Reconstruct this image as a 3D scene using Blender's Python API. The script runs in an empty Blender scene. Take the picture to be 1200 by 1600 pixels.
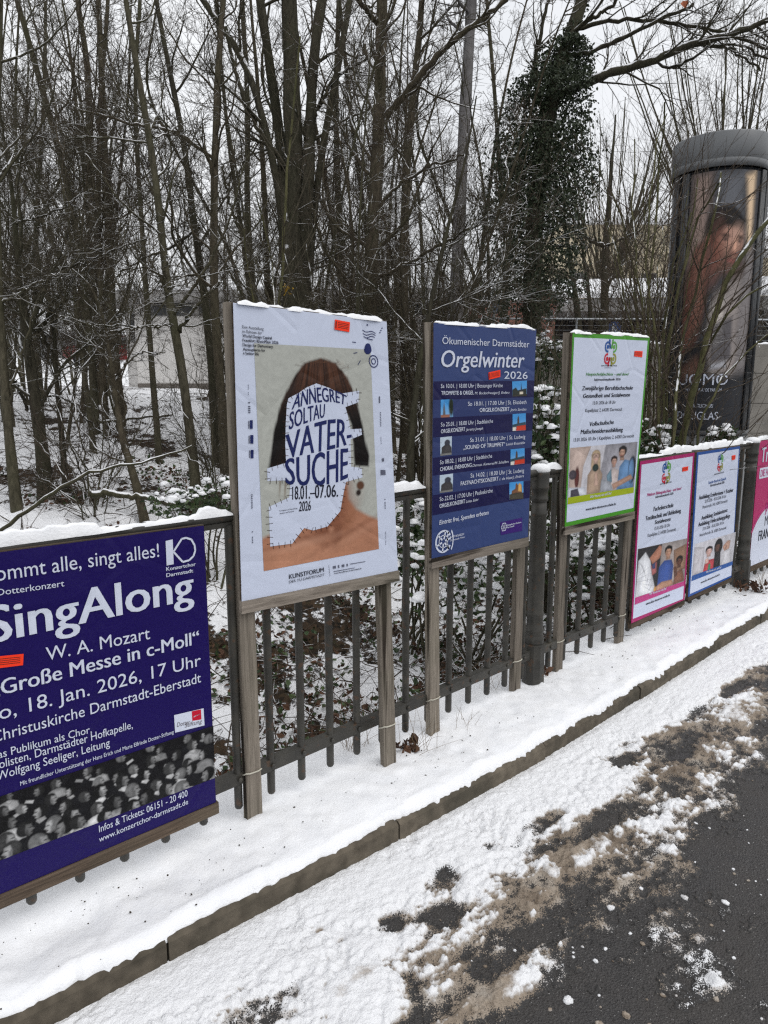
import bpy, math, random
import numpy as np
from mathutils import Matrix, Vector

scene = bpy.context.scene
R_ = math.radians
# ------------------------------------------------------------------ camera
F_PX, CX, CY = 1144.0, 600.0, 800.0
PITCH, AZ, EYE = math.atan(200 / F_PX), R_(48.2), 1.70
FWD = np.array([math.cos(AZ) * math.cos(PITCH), math.sin(AZ) * math.cos(PITCH), -math.sin(PITCH)])
RIGHT = np.array([math.sin(AZ), -math.cos(AZ), 0.0])
UP = np.cross(RIGHT, FWD)
CAM = np.array([0.0, 0.0, EYE])
cam_d = bpy.data.cameras.new('camera'); cam = bpy.data.objects.new('camera', cam_d)
scene.collection.objects.link(cam)
cam_d.sensor_fit = 'VERTICAL'; cam_d.sensor_height = 36.0; cam_d.lens = F_PX / 1600 * 36.0
cam_d.clip_start = 0.05; cam_d.clip_end = 2000
m3 = np.column_stack([RIGHT, UP, -FWD])
cam.matrix_world = Matrix([[*m3[0], CAM[0]], [*m3[1], CAM[1]], [*m3[2], CAM[2]], [0, 0, 0, 1]])
scene.camera = cam
# ------------------------------------------------------------------ world, sun, exposure
SUN_EL, SUN_AZ = R_(58), R_(-75)
world = bpy.data.worlds.new('World'); scene.world = world; world.use_nodes = True
wn = world.node_tree.nodes; wl = world.node_tree.links
sky = wn.new('ShaderNodeTexSky'); sky.sky_type = 'NISHITA'; sky.sun_disc = False
sky.sun_elevation = SUN_EL; sky.sun_rotation = math.pi / 2 - SUN_AZ
sky.air_density = 1.0; sky.dust_density = 6.0; sky.ozone_density = 1.0
# an overcast: cloud cover takes the blue out of the sky and evens its brightness
hs = wn.new('ShaderNodeHueSaturation'); hs.inputs['Saturation'].default_value = 0.12
wl.new(sky.outputs[0], hs.inputs['Color'])
wtc = wn.new('ShaderNodeTexCoord'); wno = wn.new('ShaderNodeTexNoise'); wno.inputs['Scale'].default_value = 2.2; wno.inputs['Detail'].default_value = 4
wl.new(wtc.outputs['Generated'], wno.inputs['Vector'])
wr = wn.new('ShaderNodeValToRGB'); wr.color_ramp.elements[0].color = (9.8, 10.1, 10.6, 1); wr.color_ramp.elements[1].color = (11.8, 12.0, 12.3, 1)
wr.color_ramp.elements[0].position = .3; wr.color_ramp.elements[1].position = .7
wl.new(wno.outputs['Fac'], wr.inputs[0])
wm = wn.new('ShaderNodeMixRGB'); wm.inputs[0].default_value = 0.85
wl.new(hs.outputs[0], wm.inputs[1]); wl.new(wr.outputs[0], wm.inputs[2])
wl.new(wm.outputs[0], wn['Background'].inputs['Color'])
wn['Background'].inputs['Strength'].default_value = 0.085
sd = bpy.data.lights.new('sun', 'SUN'); sd.energy = 0.8; sd.angle = R_(45); sd.color = (1, .97, .93)
sun = bpy.data.objects.new('sun', sd); scene.collection.objects.link(sun)
sdir = Vector((math.cos(SUN_EL) * math.cos(SUN_AZ), math.cos(SUN_EL) * math.sin(SUN_AZ), math.sin(SUN_EL)))
sun.rotation_euler = sdir.to_track_quat('Z', 'Y').to_euler()
scene.view_settings.view_transform = 'Standard'; scene.view_settings.look = 'None'
scene.view_settings.exposure = 0.2; scene.view_settings.gamma = 1.0
scene.cycles.max_bounces = 6; scene.cycles.diffuse_bounces = 3; scene.cycles.glossy_bounces = 2
scene.cycles.transmission_bounces = 3; scene.cycles.transparent_max_bounces = 8
scene.cycles.caustics_reflective = False; scene.cycles.caustics_refractive = False
scene.cycles.pixel_filter_type = 'BLACKMAN_HARRIS'; scene.cycles.filter_width = 1.3
scene.cycles.use_denoising = False

# ------------------------------------------------------------------ numeric helpers
rs = np.random.RandomState(7)
def ray(u, v): return FWD + RIGHT * (u - CX) / F_PX - UP * (v - CY) / F_PX
def at_depth(u, v, d): return CAM + ray(u, v) * d
def sstep(a, b, x):
    t = np.clip((x - a) / (b - a), 0, 1); return t * t * (3 - 2 * t)
def _h(ix, iy, s):
    n = (ix.astype(np.int64) * 374761393 + iy.astype(np.int64) * 668265263 + s * 1442695041) & 0xffffffff
    n = ((n ^ (n >> 13)) * 1274126177) & 0xffffffff
    return ((n ^ (n >> 16)) & 0xffff) / 65535.0
def noise(x, y, s=0):
    x = np.asarray(x, float); y = np.asarray(y, float)
    ix, iy = np.floor(x), np.floor(y); fx, fy = x - ix, y - iy
    fx = fx * fx * fx * (fx * (fx * 6 - 15) + 10); fy = fy * fy * fy * (fy * (fy * 6 - 15) + 10)
    a, b, c, d = _h(ix, iy, s), _h(ix + 1, iy, s), _h(ix, iy + 1, s), _h(ix + 1, iy + 1, s)
    return (a * (1 - fx) + b * fx) * (1 - fy) + (c * (1 - fx) + d * fx) * fy
def fbm(x, y, oct=4, s=0, gain=.5):
    t = 0; a = 1; n = 0
    for i in range(oct):
        t = t + a * noise(x * 2 ** i + 17.3 * i, y * 2 ** i - 9.1 * i, s + i); n += a; a *= gain
    return t / n
def lin(c):
    c = np.asarray(c, float) / 255; return np.where(c <= .04045, c / 12.92, ((c + .055) / 1.055) ** 2.4)
def fence_y(x): return np.interp(x, [-8, .5, 3.3, 6.5, 40], [2.30, 2.325, 2.415, 2.485, 3.3])
def kerb_y(x): return np.interp(x, [-8, .4, 2.2, 3.0, 4.7, 5.9, 12, 40], [2.03, 2.0, 1.955, 1.965, 2.045, 2.10, 2.33, 3.2])
def ledge(x): return np.interp(x, [-8, 1.4, 2.3, 3, 4.4, 5.4, 7, 40], [2.72, 2.74, 2.77, 2.83, 2.86, 2.95, 3.1, 4.2]) + .05 * (noise(x * 2.2, x * 0, 4) - .5)
def terr_smooth(x, y):
    s = y - fence_y(x)
    a = np.interp(s, [.3, .55, .8, 1.2, 2, 3, 5, 8, 12, 20, 60, 400], [-.12, -.28, -.42, -.48, -.38, -.08, .40, .88, 1.32, 1.55, 1.62, 1.7])
    b = np.interp(s, [.3, .55, 2, 8, 15, 60, 400], [-.12, -.16, -.1, .45, 1.1, 1.6, 1.7])
    t = sstep(4.5, 8.5, x - .35 * (s - 1)); return a * (1 - t) + b * t
def terr(x, y):
    x = np.asarray(x, float); y = np.asarray(y, float)
    s = y - fence_y(x); w = sstep(.5, 1.2, s) * np.clip(30 / (30 + s), 0, 1)
    return terr_smooth(x, y) + w * (.16 * (fbm(x * .9, y * .9, 3, 11) - .5) + .13 * (fbm(x * 4.3, y * 4.3, 3, 21) - .5) + .05 * (noise(x * 17, y * 17, 31) - .5))
def hit(u, v):
    r = ray(u, v); t = 3.2
    while t < 120:
        p = CAM + r * t
        if p[2] < terr(p[0], p[1]): break
        t += .05
    return CAM + r * t, t

# ------------------------------------------------------------------ mesh helpers
COL = scene.collection
def mesh(name, V, F, mats, smooth=False, mi=None, colors=None):
    """F: list of arrays (n,k) or one array"""
    me = bpy.data.meshes.new(name)
    if not isinstance(F, list): F = [F]
    F = [np.asarray(f, np.int64) for f in F if len(f)]
    V = np.asarray(V, np.float32)
    me.vertices.add(len(V)); me.vertices.foreach_set('co', V.ravel())
    loops = np.concatenate([f.ravel() for f in F]); cnt = np.concatenate([np.full(len(f), f.shape[1]) for f in F])
    me.loops.add(len(loops)); me.loops.foreach_set('vertex_index', loops.astype(np.int32))
    st = np.concatenate([[0], np.cumsum(cnt)[:-1]]).astype(np.int32)
    me.polygons.add(len(cnt)); me.polygons.foreach_set('loop_start', st)
    for m in (mats if isinstance(mats, (list, tuple)) else [mats]): me.materials.append(m)
    if mi is not None: me.polygons.foreach_set('material_index', np.asarray(mi, np.int32))
    me.polygons.foreach_set('use_smooth', np.full(len(cnt), bool(smooth)))
    me.update(calc_edges=True); me.validate()
    if colors is not None:
        for an, arr in colors.items():
            arr = np.asarray(arr, np.float32)
            if arr.ndim == 1:
                at = me.attributes.new(an, 'FLOAT', 'POINT'); at.data.foreach_set('value', arr)
            else:
                at = me.attributes.new(an, 'FLOAT_COLOR', 'POINT')
                at.data.foreach_set('color', np.concatenate([arr, np.ones((len(arr), 1), np.float32)], 1).ravel())
    return me
def rootloc(o):
    v = np.zeros(3)
    while o is not None: v = v + np.array(o.location); o = o.parent
    return v
def link(name, me, parent=None, **props):
    o = bpy.data.objects.new(name, me); COL.objects.link(o)
    if parent is not None: o.parent = parent
    for k, v in props.items(): o[k] = v
    return o
def thing(name, label, cat, loc=(0, 0, 0), group=None):
    o = bpy.data.objects.new(name, None); COL.objects.link(o); o.location = [float(q) for q in loc]
    o.empty_display_size = .2; o['label'] = label; o['category'] = cat
    if group: o['group'] = group
    return o
def tag(o, label, cat, group=None):
    o['label'] = label; o['category'] = cat
    if group: o['group'] = group
    return o
def dup(root, loc, rotz=0, scale=1, label=None, group=None):
    r = root.copy(); COL.objects.link(r); r.location = [float(q) for q in loc]; r.rotation_euler = (0, 0, rotz); r.scale = (scale,) * 3
    if label: r['label'] = label
    if group: r['group'] = group
    for ch in list(root.children):
        c = ch.copy(); COL.objects.link(c); c.parent = r
        for g in ch.children:
            d = g.copy(); COL.objects.link(d); d.parent = c
    return r
class MB:
    def __init__(s): s.V = []; s.F = {}; s.n = 0; s.order = []
    def add(s, V, F, mi=0):
        V = np.asarray(V, float); F = np.asarray(F, np.int64)
        s.V.append(V); s.order.append((F + s.n, mi)); s.n += len(V); return s
    def box(s, a, b, mi=0):
        x0, y0, z0 = a; x1, y1, z1 = b
        V = [(x0, y0, z0), (x1, y0, z0), (x1, y1, z0), (x0, y1, z0), (x0, y0, z1), (x1, y0, z1), (x1, y1, z1), (x0, y1, z1)]
        return s.add(V, [(3, 2, 1, 0), (4, 5, 6, 7), (0, 1, 5, 4), (1, 2, 6, 5), (2, 3, 7, 6), (3, 0, 4, 7)], mi)
    def hexa(s, B, T, mi=0):
        return s.add(list(B) + list(T), [(3, 2, 1, 0), (4, 5, 6, 7), (0, 1, 5, 4), (1, 2, 6, 5), (2, 3, 7, 6), (3, 0, 4, 7)], mi)
    def fbox(s, fr, a, b, mi=0):
        """box in a frame fr = (origin, ax, ay) with vertical z"""
        o, ax, ay = fr; x0, y0, z0 = a; x1, y1, z1 = b
        P = lambda x, y, z: tuple(o + ax * x + ay * y + np.array([0, 0, z]))
        return s.hexa([P(x0, y0, z0), P(x1, y0, z0), P(x1, y1, z0), P(x0, y1, z0)], [P(x0, y0, z1), P(x1, y0, z1), P(x1, y1, z1), P(x0, y1, z1)], mi)
    def tube(s, P, R, sides=8, mi=0, caps=True):
        V, F = tube_arrays(np.asarray(P, float)[None], np.broadcast_to(np.asarray(R, float), (1, len(P))), sides)
        s.add(V, F, mi)
        if caps:
            n = len(P); c0 = np.arange(sides)[::-1]; c1 = np.arange(sides) + (n - 1) * sides
            s.order.append((c0[None] + s.n - len(V), mi)); s.order.append((c1[None] + s.n - len(V), mi))
        return s
    def lathe(s, prof, c, sides=24, mi=0):
        n = len(prof); a = np.arange(sides) * 2 * math.pi / sides
        V = np.array([(c[0] + r * math.cos(t), c[1] + r * math.sin(t), c[2] + z) for r, z in prof for t in a])
        F = [(i * sides + j, i * sides + (j + 1) % sides, (i + 1) * sides + (j + 1) % sides, (i + 1) * sides + j) for i in range(n - 1) for j in range(sides)]
        s.add(V, F, mi)
        s.order.append((np.arange(sides)[None] + s.n - sides, mi)); return s
    def poly(s, P, mi=0): return s.add(P, [list(range(len(P)))], mi)
    def mesh(s, name, mats, smooth=False, off=None, colors=None):
        V = np.concatenate(s.V)
        if off is not None: V = V - off
        Fs = [f for f, _ in s.order]; mi = np.concatenate([np.full(len(f), m) for f, m in s.order])
        return mesh(name, V, Fs, mats, smooth, mi, colors)
    def build(s, name, mats, parent=None, smooth=False, **props):
        off = rootloc(parent) if parent is not None else None
        return link(name, s.mesh(name, mats, smooth, off), parent, **props)
def tube_arrays(P, R, sides):
    B, n, _ = P.shape
    T = np.gradient(P, axis=1) if n > 2 else np.repeat((P[:, 1:] - P[:, :1]), 2, 1)
    T = T / (np.linalg.norm(T, axis=2, keepdims=True) + 1e-9)
    md = P[:, -1] - P[:, 0]; md = md / (np.linalg.norm(md, axis=1, keepdims=True) + 1e-9)
    ref = np.where(np.abs(md[:, 2:3]) < .8, np.array([[0, 0, 1.]]), np.array([[1., .2, 0]]))
    N1 = np.cross(T, ref[:, None, :]); N1 /= (np.linalg.norm(N1, axis=2, keepdims=True) + 1e-9)
    N2 = np.cross(N1, T)
    a = np.arange(sides) * 2 * math.pi / sides
    V = P[:, :, None, :] + R[:, :, None, None] * (np.cos(a)[None, None, :, None] * N1[:, :, None, :] + np.sin(a)[None, None, :, None] * N2[:, :, None, :])
    b = np.arange(B)[:, None, None] * n * sides; i = np.arange(n - 1)[None, :, None] * sides; j = np.arange(sides)[None, None, :]; j2 = (j + 1) % sides
    F = np.stack([b + i + j, b + i + j2, b + i + sides + j2, b + i + sides + j], -1).reshape(-1, 4)
    return V.reshape(-1, 3), F
def grid(X, Y, Z):
    ny, nx = X.shape; V = np.stack([X, Y, Z], -1).reshape(-1, 3)
    i = np.arange(ny - 1)[:, None] * nx + np.arange(nx - 1)[None]
    return V, np.stack([i, i + 1, i + nx + 1, i + nx], -1).reshape(-1, 4)

# ------------------------------------------------------------------ materials
def mat(name):
    m = bpy.data.materials.new(name); m.use_nodes = True; return m, m.node_tree.nodes, m.node_tree.links, m.node_tree.nodes['Principled BSDF']
def plain(name, col, rough=.6, spec=.3, var=.12, scale=30, metal=0, bump=0, srgb=True):
    m, n, l, b = mat(name); c = lin(col) if srgb else np.array(col)
    tc = n.new('ShaderNodeTexCoord'); no = n.new('ShaderNodeTexNoise'); no.inputs['Scale'].default_value = scale; no.inputs['Detail'].default_value = 5
    l.new(tc.outputs['Object'], no.inputs['Vector'])
    r = n.new('ShaderNodeValToRGB'); r.color_ramp.elements[0].position = .25; r.color_ramp.elements[1].position = .75
    r.color_ramp.elements[0].color = (*np.clip(c * (1 - var), 0, 1), 1); r.color_ramp.elements[1].color = (*np.clip(c * (1 + var), 0, 1), 1)
    l.new(no.outputs['Fac'], r.inputs[0]); l.new(r.outputs[0], b.inputs['Base Color'])
    b.inputs['Roughness'].default_value = rough; b.inputs['Specular IOR Level'].default_value = spec; b.inputs['Metallic'].default_value = metal
    if bump:
        bp = n.new('ShaderNodeBump'); bp.inputs['Strength'].default_value = bump; bp.inputs['Distance'].default_value = .004
        l.new(no.outputs['Fac'], bp.inputs['Height']); l.new(bp.outputs[0], b.inputs['Normal'])
    return m
def N(n, t, **kw):
    x = n.new(t)
    for k, v in kw.items():
        if k in x.inputs: x.inputs[k].default_value = v
        else: setattr(x, k, v)
    return x
def ramp(n, l, src, stops):
    r = n.new('ShaderNodeValToRGB'); cr = r.color_ramp
    while len(cr.elements) < len(stops): cr.elements.new(.5)
    for e, (p, c) in zip(cr.elements, stops):
        e.position = p; e.color = (*c, 1) if len(c) == 3 else c
    l.new(src, r.inputs[0]); return r.outputs[0]
def math_(n, l, op, a, b=None, clamp=False):
    x = n.new('ShaderNodeMath'); x.operation = op; x.use_clamp = clamp
    for i, q in enumerate((a, b)):
        if q is None: continue
        if isinstance(q, (int, float)): x.inputs[i].default_value = q
        else: l.new(q, x.inputs[i])
    return x.outputs[0]
def mixc(n, l, f, a, b):
    x = n.new('ShaderNodeMixRGB')
    for i, q in zip((0, 1, 2), (f, a, b)):
        if isinstance(q, (int, float)): x.inputs[i].default_value = q
        elif isinstance(q, (tuple, list, np.ndarray)): x.inputs[i].default_value = (*q, 1)
        else: l.new(q, x.inputs[i])
    return x.outputs[0]
def bump(n, l, b, h, strength=.5, dist=.01):
    bp = n.new('ShaderNodeBump'); bp.inputs['Strength'].default_value = strength; bp.inputs['Distance'].default_value = dist
    l.new(h, bp.inputs['Height']); l.new(bp.outputs[0], b.inputs['Normal'])
SNOWC = (.86, .865, .885)
def snow_mat():
    m, n, l, b = mat('snow')
    tc = n.new('ShaderNodeTexCoord')
    a = N(n, 'ShaderNodeTexNoise', Scale=9, Detail=6); c = N(n, 'ShaderNodeTexNoise', Scale=120, Detail=4)
    l.new(tc.outputs['Object'], a.inputs['Vector']); l.new(tc.outputs['Object'], c.inputs['Vector'])
    col = ramp(n, l, a.outputs['Fac'], [(.3, (.82, .83, .855)), (.65, (.88, .885, .9))]); l.new(col, b.inputs['Base Color'])
    b.inputs['Roughness'].default_value = .75; b.inputs['Specular IOR Level'].default_value = .25
    h = math_(n, l, 'ADD', math_(n, l, 'MULTIPLY', a.outputs['Fac'], 1.4), math_(n, l, 'MULTIPLY', c.outputs['Fac'], .35))
    bump(n, l, b, h, .55, .012)
    return m
M_SNOW = snow_mat()
def bark_mat(name, dark, light, green=(.06, .065, .03), gfac=.35, snow=True, sthr=.55, scale=14):
    m, n, l, b = mat(name); tc = n.new('ShaderNodeTexCoord')
    mp = N(n, 'ShaderNodeMapping'); mp.inputs['Scale'].default_value = (1, 1, .25); l.new(tc.outputs['Object'], mp.inputs['Vector'])
    a = N(n, 'ShaderNodeTexNoise', Scale=scale * 2, Detail=6, Roughness=.65); l.new(mp.outputs[0], a.inputs['Vector'])
    g = N(n, 'ShaderNodeTexNoise', Scale=1.7, Detail=3); l.new(tc.outputs['Object'], g.inputs['Vector'])
    col = ramp(n, l, a.outputs['Fac'], [(.3, dark), (.7, light)])
    col = mixc(n, l, math_(n, l, 'MULTIPLY', ramp(n, l, g.outputs['Fac'], [(.42, (0, 0, 0)), (.62, (1, 1, 1))]), gfac), col, green)
    if snow:
        ge = n.new('ShaderNodeNewGeometry'); sx = n.new('ShaderNodeSeparateXYZ'); l.new(ge.outputs['Normal'], sx.inputs[0])
        sn = N(n, 'ShaderNodeTexNoise', Scale=6, Detail=3); l.new(ge.outputs['Position'], sn.inputs['Vector'])
        k = math_(n, l, 'ADD', sx.outputs['Z'], math_(n, l, 'MULTIPLY', math_(n, l, 'SUBTRACT', sn.outputs['Fac'], .5), 1.5))
        k = ramp(n, l, k, [(sthr, (0, 0, 0)), (sthr + .12, (1, 1, 1))])
        col = mixc(n, l, k, col, SNOWC)
    l.new(col, b.inputs['Base Color']); b.inputs['Roughness'].default_value = .9; b.inputs['Specular IOR Level'].default_value = .15
    bump(n, l, b, a.outputs['Fac'], .8, .02)
    return m
M_BARK = bark_mat('bark_olive_brown', (.030, .027, .018), (.105, .093, .064))
M_BARKD = bark_mat('bark_dark', (.021, .019, .013), (.072, .065, .046), gfac=.25)
M_BARKB = bark_mat('bark_brown', (.034, .028, .019), (.108, .09, .063), gfac=.25)
M_BARKP = bark_mat('bark_pale_grey', (.09, .085, .085), (.2, .19, .19), gfac=.12, scale=7, sthr=.9)
M_BARKG = bark_mat('bark_green_stem', (.05, .05, .022), (.13, .12, .06), gfac=.5, sthr=.6)
M_TWIG = bark_mat('twig_bark', (.034, .029, .021), (.10, .084, .061), gfac=.2, sthr=.92)
M_TWIGR = bark_mat('twig_bark_reddish', (.04, .030, .022), (.105, .082, .062), gfac=.05, sthr=.96)
def wood_mat(name, ax, c0=(.085, .073, .060), c1=(.36, .32, .275)):
    m, n, l, b = mat(name); tc = n.new('ShaderNodeTexCoord')
    s = [38, 38, 38]; s[ax] = 1.6
    oi = n.new('ShaderNodeObjectInfo'); sh = n.new('ShaderNodeVectorMath'); sh.operation = 'ADD'; cb = n.new('ShaderNodeCombineXYZ')
    for q in range(3): l.new(math_(n, l, 'MULTIPLY', oi.outputs['Random'], 7.0 + 3 * q), cb.inputs[q])
    l.new(tc.outputs['Object'], sh.inputs[0]); l.new(cb.outputs[0], sh.inputs[1])
    mp = N(n, 'ShaderNodeMapping'); mp.inputs['Scale'].default_value = s; l.new(sh.outputs[0], mp.inputs['Vector'])
    a = N(n, 'ShaderNodeTexNoise', Scale=2.2, Detail=7, Roughness=.7, Distortion=.6); l.new(mp.outputs[0], a.inputs['Vector'])
    s2 = [14, 14, 14]; s2[ax] = .5
    mp2 = N(n, 'ShaderNodeMapping'); mp2.inputs['Scale'].default_value = s2; l.new(sh.outputs[0], mp2.inputs['Vector'])
    c = N(n, 'ShaderNodeTexNoise', Scale=1.6, Detail=3); l.new(mp2.outputs[0], c.inputs['Vector'])
    g = N(n, 'ShaderNodeTexNoise', Scale=3, Detail=4); l.new(tc.outputs['Object'], g.inputs['Vector'])
    col = ramp(n, l, a.outputs['Fac'], [(.25, c0), (.5, tuple((np.array(c0) + c1) / 2)), (.75, c1)])
    crack = ramp(n, l, c.outputs['Fac'], [(.36, (0, 0, 0)), (.42, (1, 1, 1))])
    col = mixc(n, l, crack, (.035, .028, .022), col)
    col = mixc(n, l, math_(n, l, 'MULTIPLY', ramp(n, l, g.outputs['Fac'], [(.45, (0, 0, 0)), (.7, (1, 1, 1))]), .35), col, (.12, .12, .085))
    col = mixc(n, l, 1.0, col, ramp(n, l, oi.outputs['Random'], [(0, (.72, .70, .68)), (1, (1.12, 1.1, 1.06))])); n[col.node.name].blend_type = 'MULTIPLY'
    l.new(col, b.inputs['Base Color']); b.inputs['Roughness'].default_value = .9; b.inputs['Specular IOR Level'].default_value = .15
    bump(n, l, b, math_(n, l, 'ADD', a.outputs['Fac'], crack), .6, .004)
    return m
M_WOODV = wood_mat('weathered_wood_upright', 2); M_WOODH = wood_mat('weathered_wood_crosswise', 0, (.12, .10, .085), (.46, .41, .36))
M_WOODS = wood_mat('stained_wood', 0, (.028, .022, .018), (.16, .12, .09))
def iron_mat():
    m, n, l, b = mat('painted_iron'); tc = n.new('ShaderNodeTexCoord')
    a = N(n, 'ShaderNodeTexNoise', Scale=11, Detail=6); c = N(n, 'ShaderNodeTexNoise', Scale=90, Detail=3)
    l.new(tc.outputs['Object'], a.inputs['Vector']); l.new(tc.outputs['Object'], c.inputs['Vector'])
    col = ramp(n, l, a.outputs['Fac'], [(.3, (.026, .025, .022)), (.6, (.050, .047, .040)), (.8, (.075, .066, .048))]); rst = N(n, 'ShaderNodeTexNoise', Scale=26, Detail=5); l.new(tc.outputs['Object'], rst.inputs['Vector']); col = mixc(n, l, math_(n, l, 'MULTIPLY', ramp(n, l, rst.outputs['Fac'], [(.60, (0, 0, 0)), (.68, (1, 1, 1))]), .75), col, (.085, .048, .028)); l.new(col, b.inputs['Base Color'])
    b.inputs['Roughness'].default_value = .5; b.inputs['Specular IOR Level'].default_value = .4
    bump(n, l, b, math_(n, l, 'ADD', a.outputs['Fac'], math_(n, l, 'MULTIPLY', c.outputs['Fac'], .5)), .35, .004)
    return m
M_IRON = iron_mat()
def paper_mat(name, col, rough=.42, attr=False, b_=.35):
    m, n, l, b = mat(name); tc = n.new('ShaderNodeTexCoord')
    a = N(n, 'ShaderNodeTexNoise', Scale=5, Detail=3, Distortion=1.2); l.new(tc.outputs['Object'], a.inputs['Vector'])
    w = N(n, 'ShaderNodeTexVoronoi', Scale=2.6); w.feature = 'DISTANCE_TO_EDGE'; l.new(tc.outputs['Object'], w.inputs['Vector'])
    g = N(n, 'ShaderNodeTexNoise', Scale=260, Detail=2); l.new(tc.outputs['Object'], g.inputs['Vector'])
    if attr:
        at = n.new('ShaderNodeAttribute'); at.attribute_name = 'print'; src = at.outputs['Color']
    else:
        rg = n.new('ShaderNodeRGB'); rg.outputs[0].default_value = (*lin(col), 1); src = rg.outputs[0]
    col_ = mixc(n, l, math_(n, l, 'MULTIPLY', ramp(n, l, g.outputs['Fac'], [(.4, (0, 0, 0)), (.75, (1, 1, 1))]), .012), src, (.75, .76, .8))
    l.new(col_, b.inputs['Base Color']); b.inputs['Roughness'].default_value = rough; b.inputs['Specular IOR Level'].default_value = .2
    h = math_(n, l, 'ADD', math_(n, l, 'MULTIPLY', a.outputs['Fac'], .8), math_(n, l, 'MINIMUM', math_(n, l, 'MULTIPLY', w.outputs['Distance'], 6), .25))
    bump(n, l, b, h, b_, .02)
    return m
PC = dict(white=(212, 218, 234), paper=(206, 214, 234), ink=(30, 32, 48), inkgrey=(95, 98, 115), grey=(110, 105, 112), red=(196, 22, 50), navy=(28, 38, 92),
          dark=(23, 22, 70), mid=(48, 60, 106), violet=(58, 30, 112), pgreen=(72, 140, 60), lime=(160, 176, 30), magenta=(178, 32, 112), rose=(190, 60, 130), pblue=(34, 84, 156),
          purple=(24, 9, 84), orgel=(54, 70, 118), green=(72, 150, 40), pink=(166, 26, 100), blue=(30, 78, 152), redposter=(180, 46, 104), orange=(255, 60, 28), outline=(228, 232, 242), olive=(150, 150, 60), brownline=(60, 40, 35), oliveg=(92, 165, 70))
MP = {k: paper_mat('print_' + k, v) for k, v in PC.items()}
M_PHOTO = paper_mat('print_photo', (0, 0, 0), attr=True)
M_STICK = paper_mat('sticker_orange', (255, 62, 30), .6, b_=.1)
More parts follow.
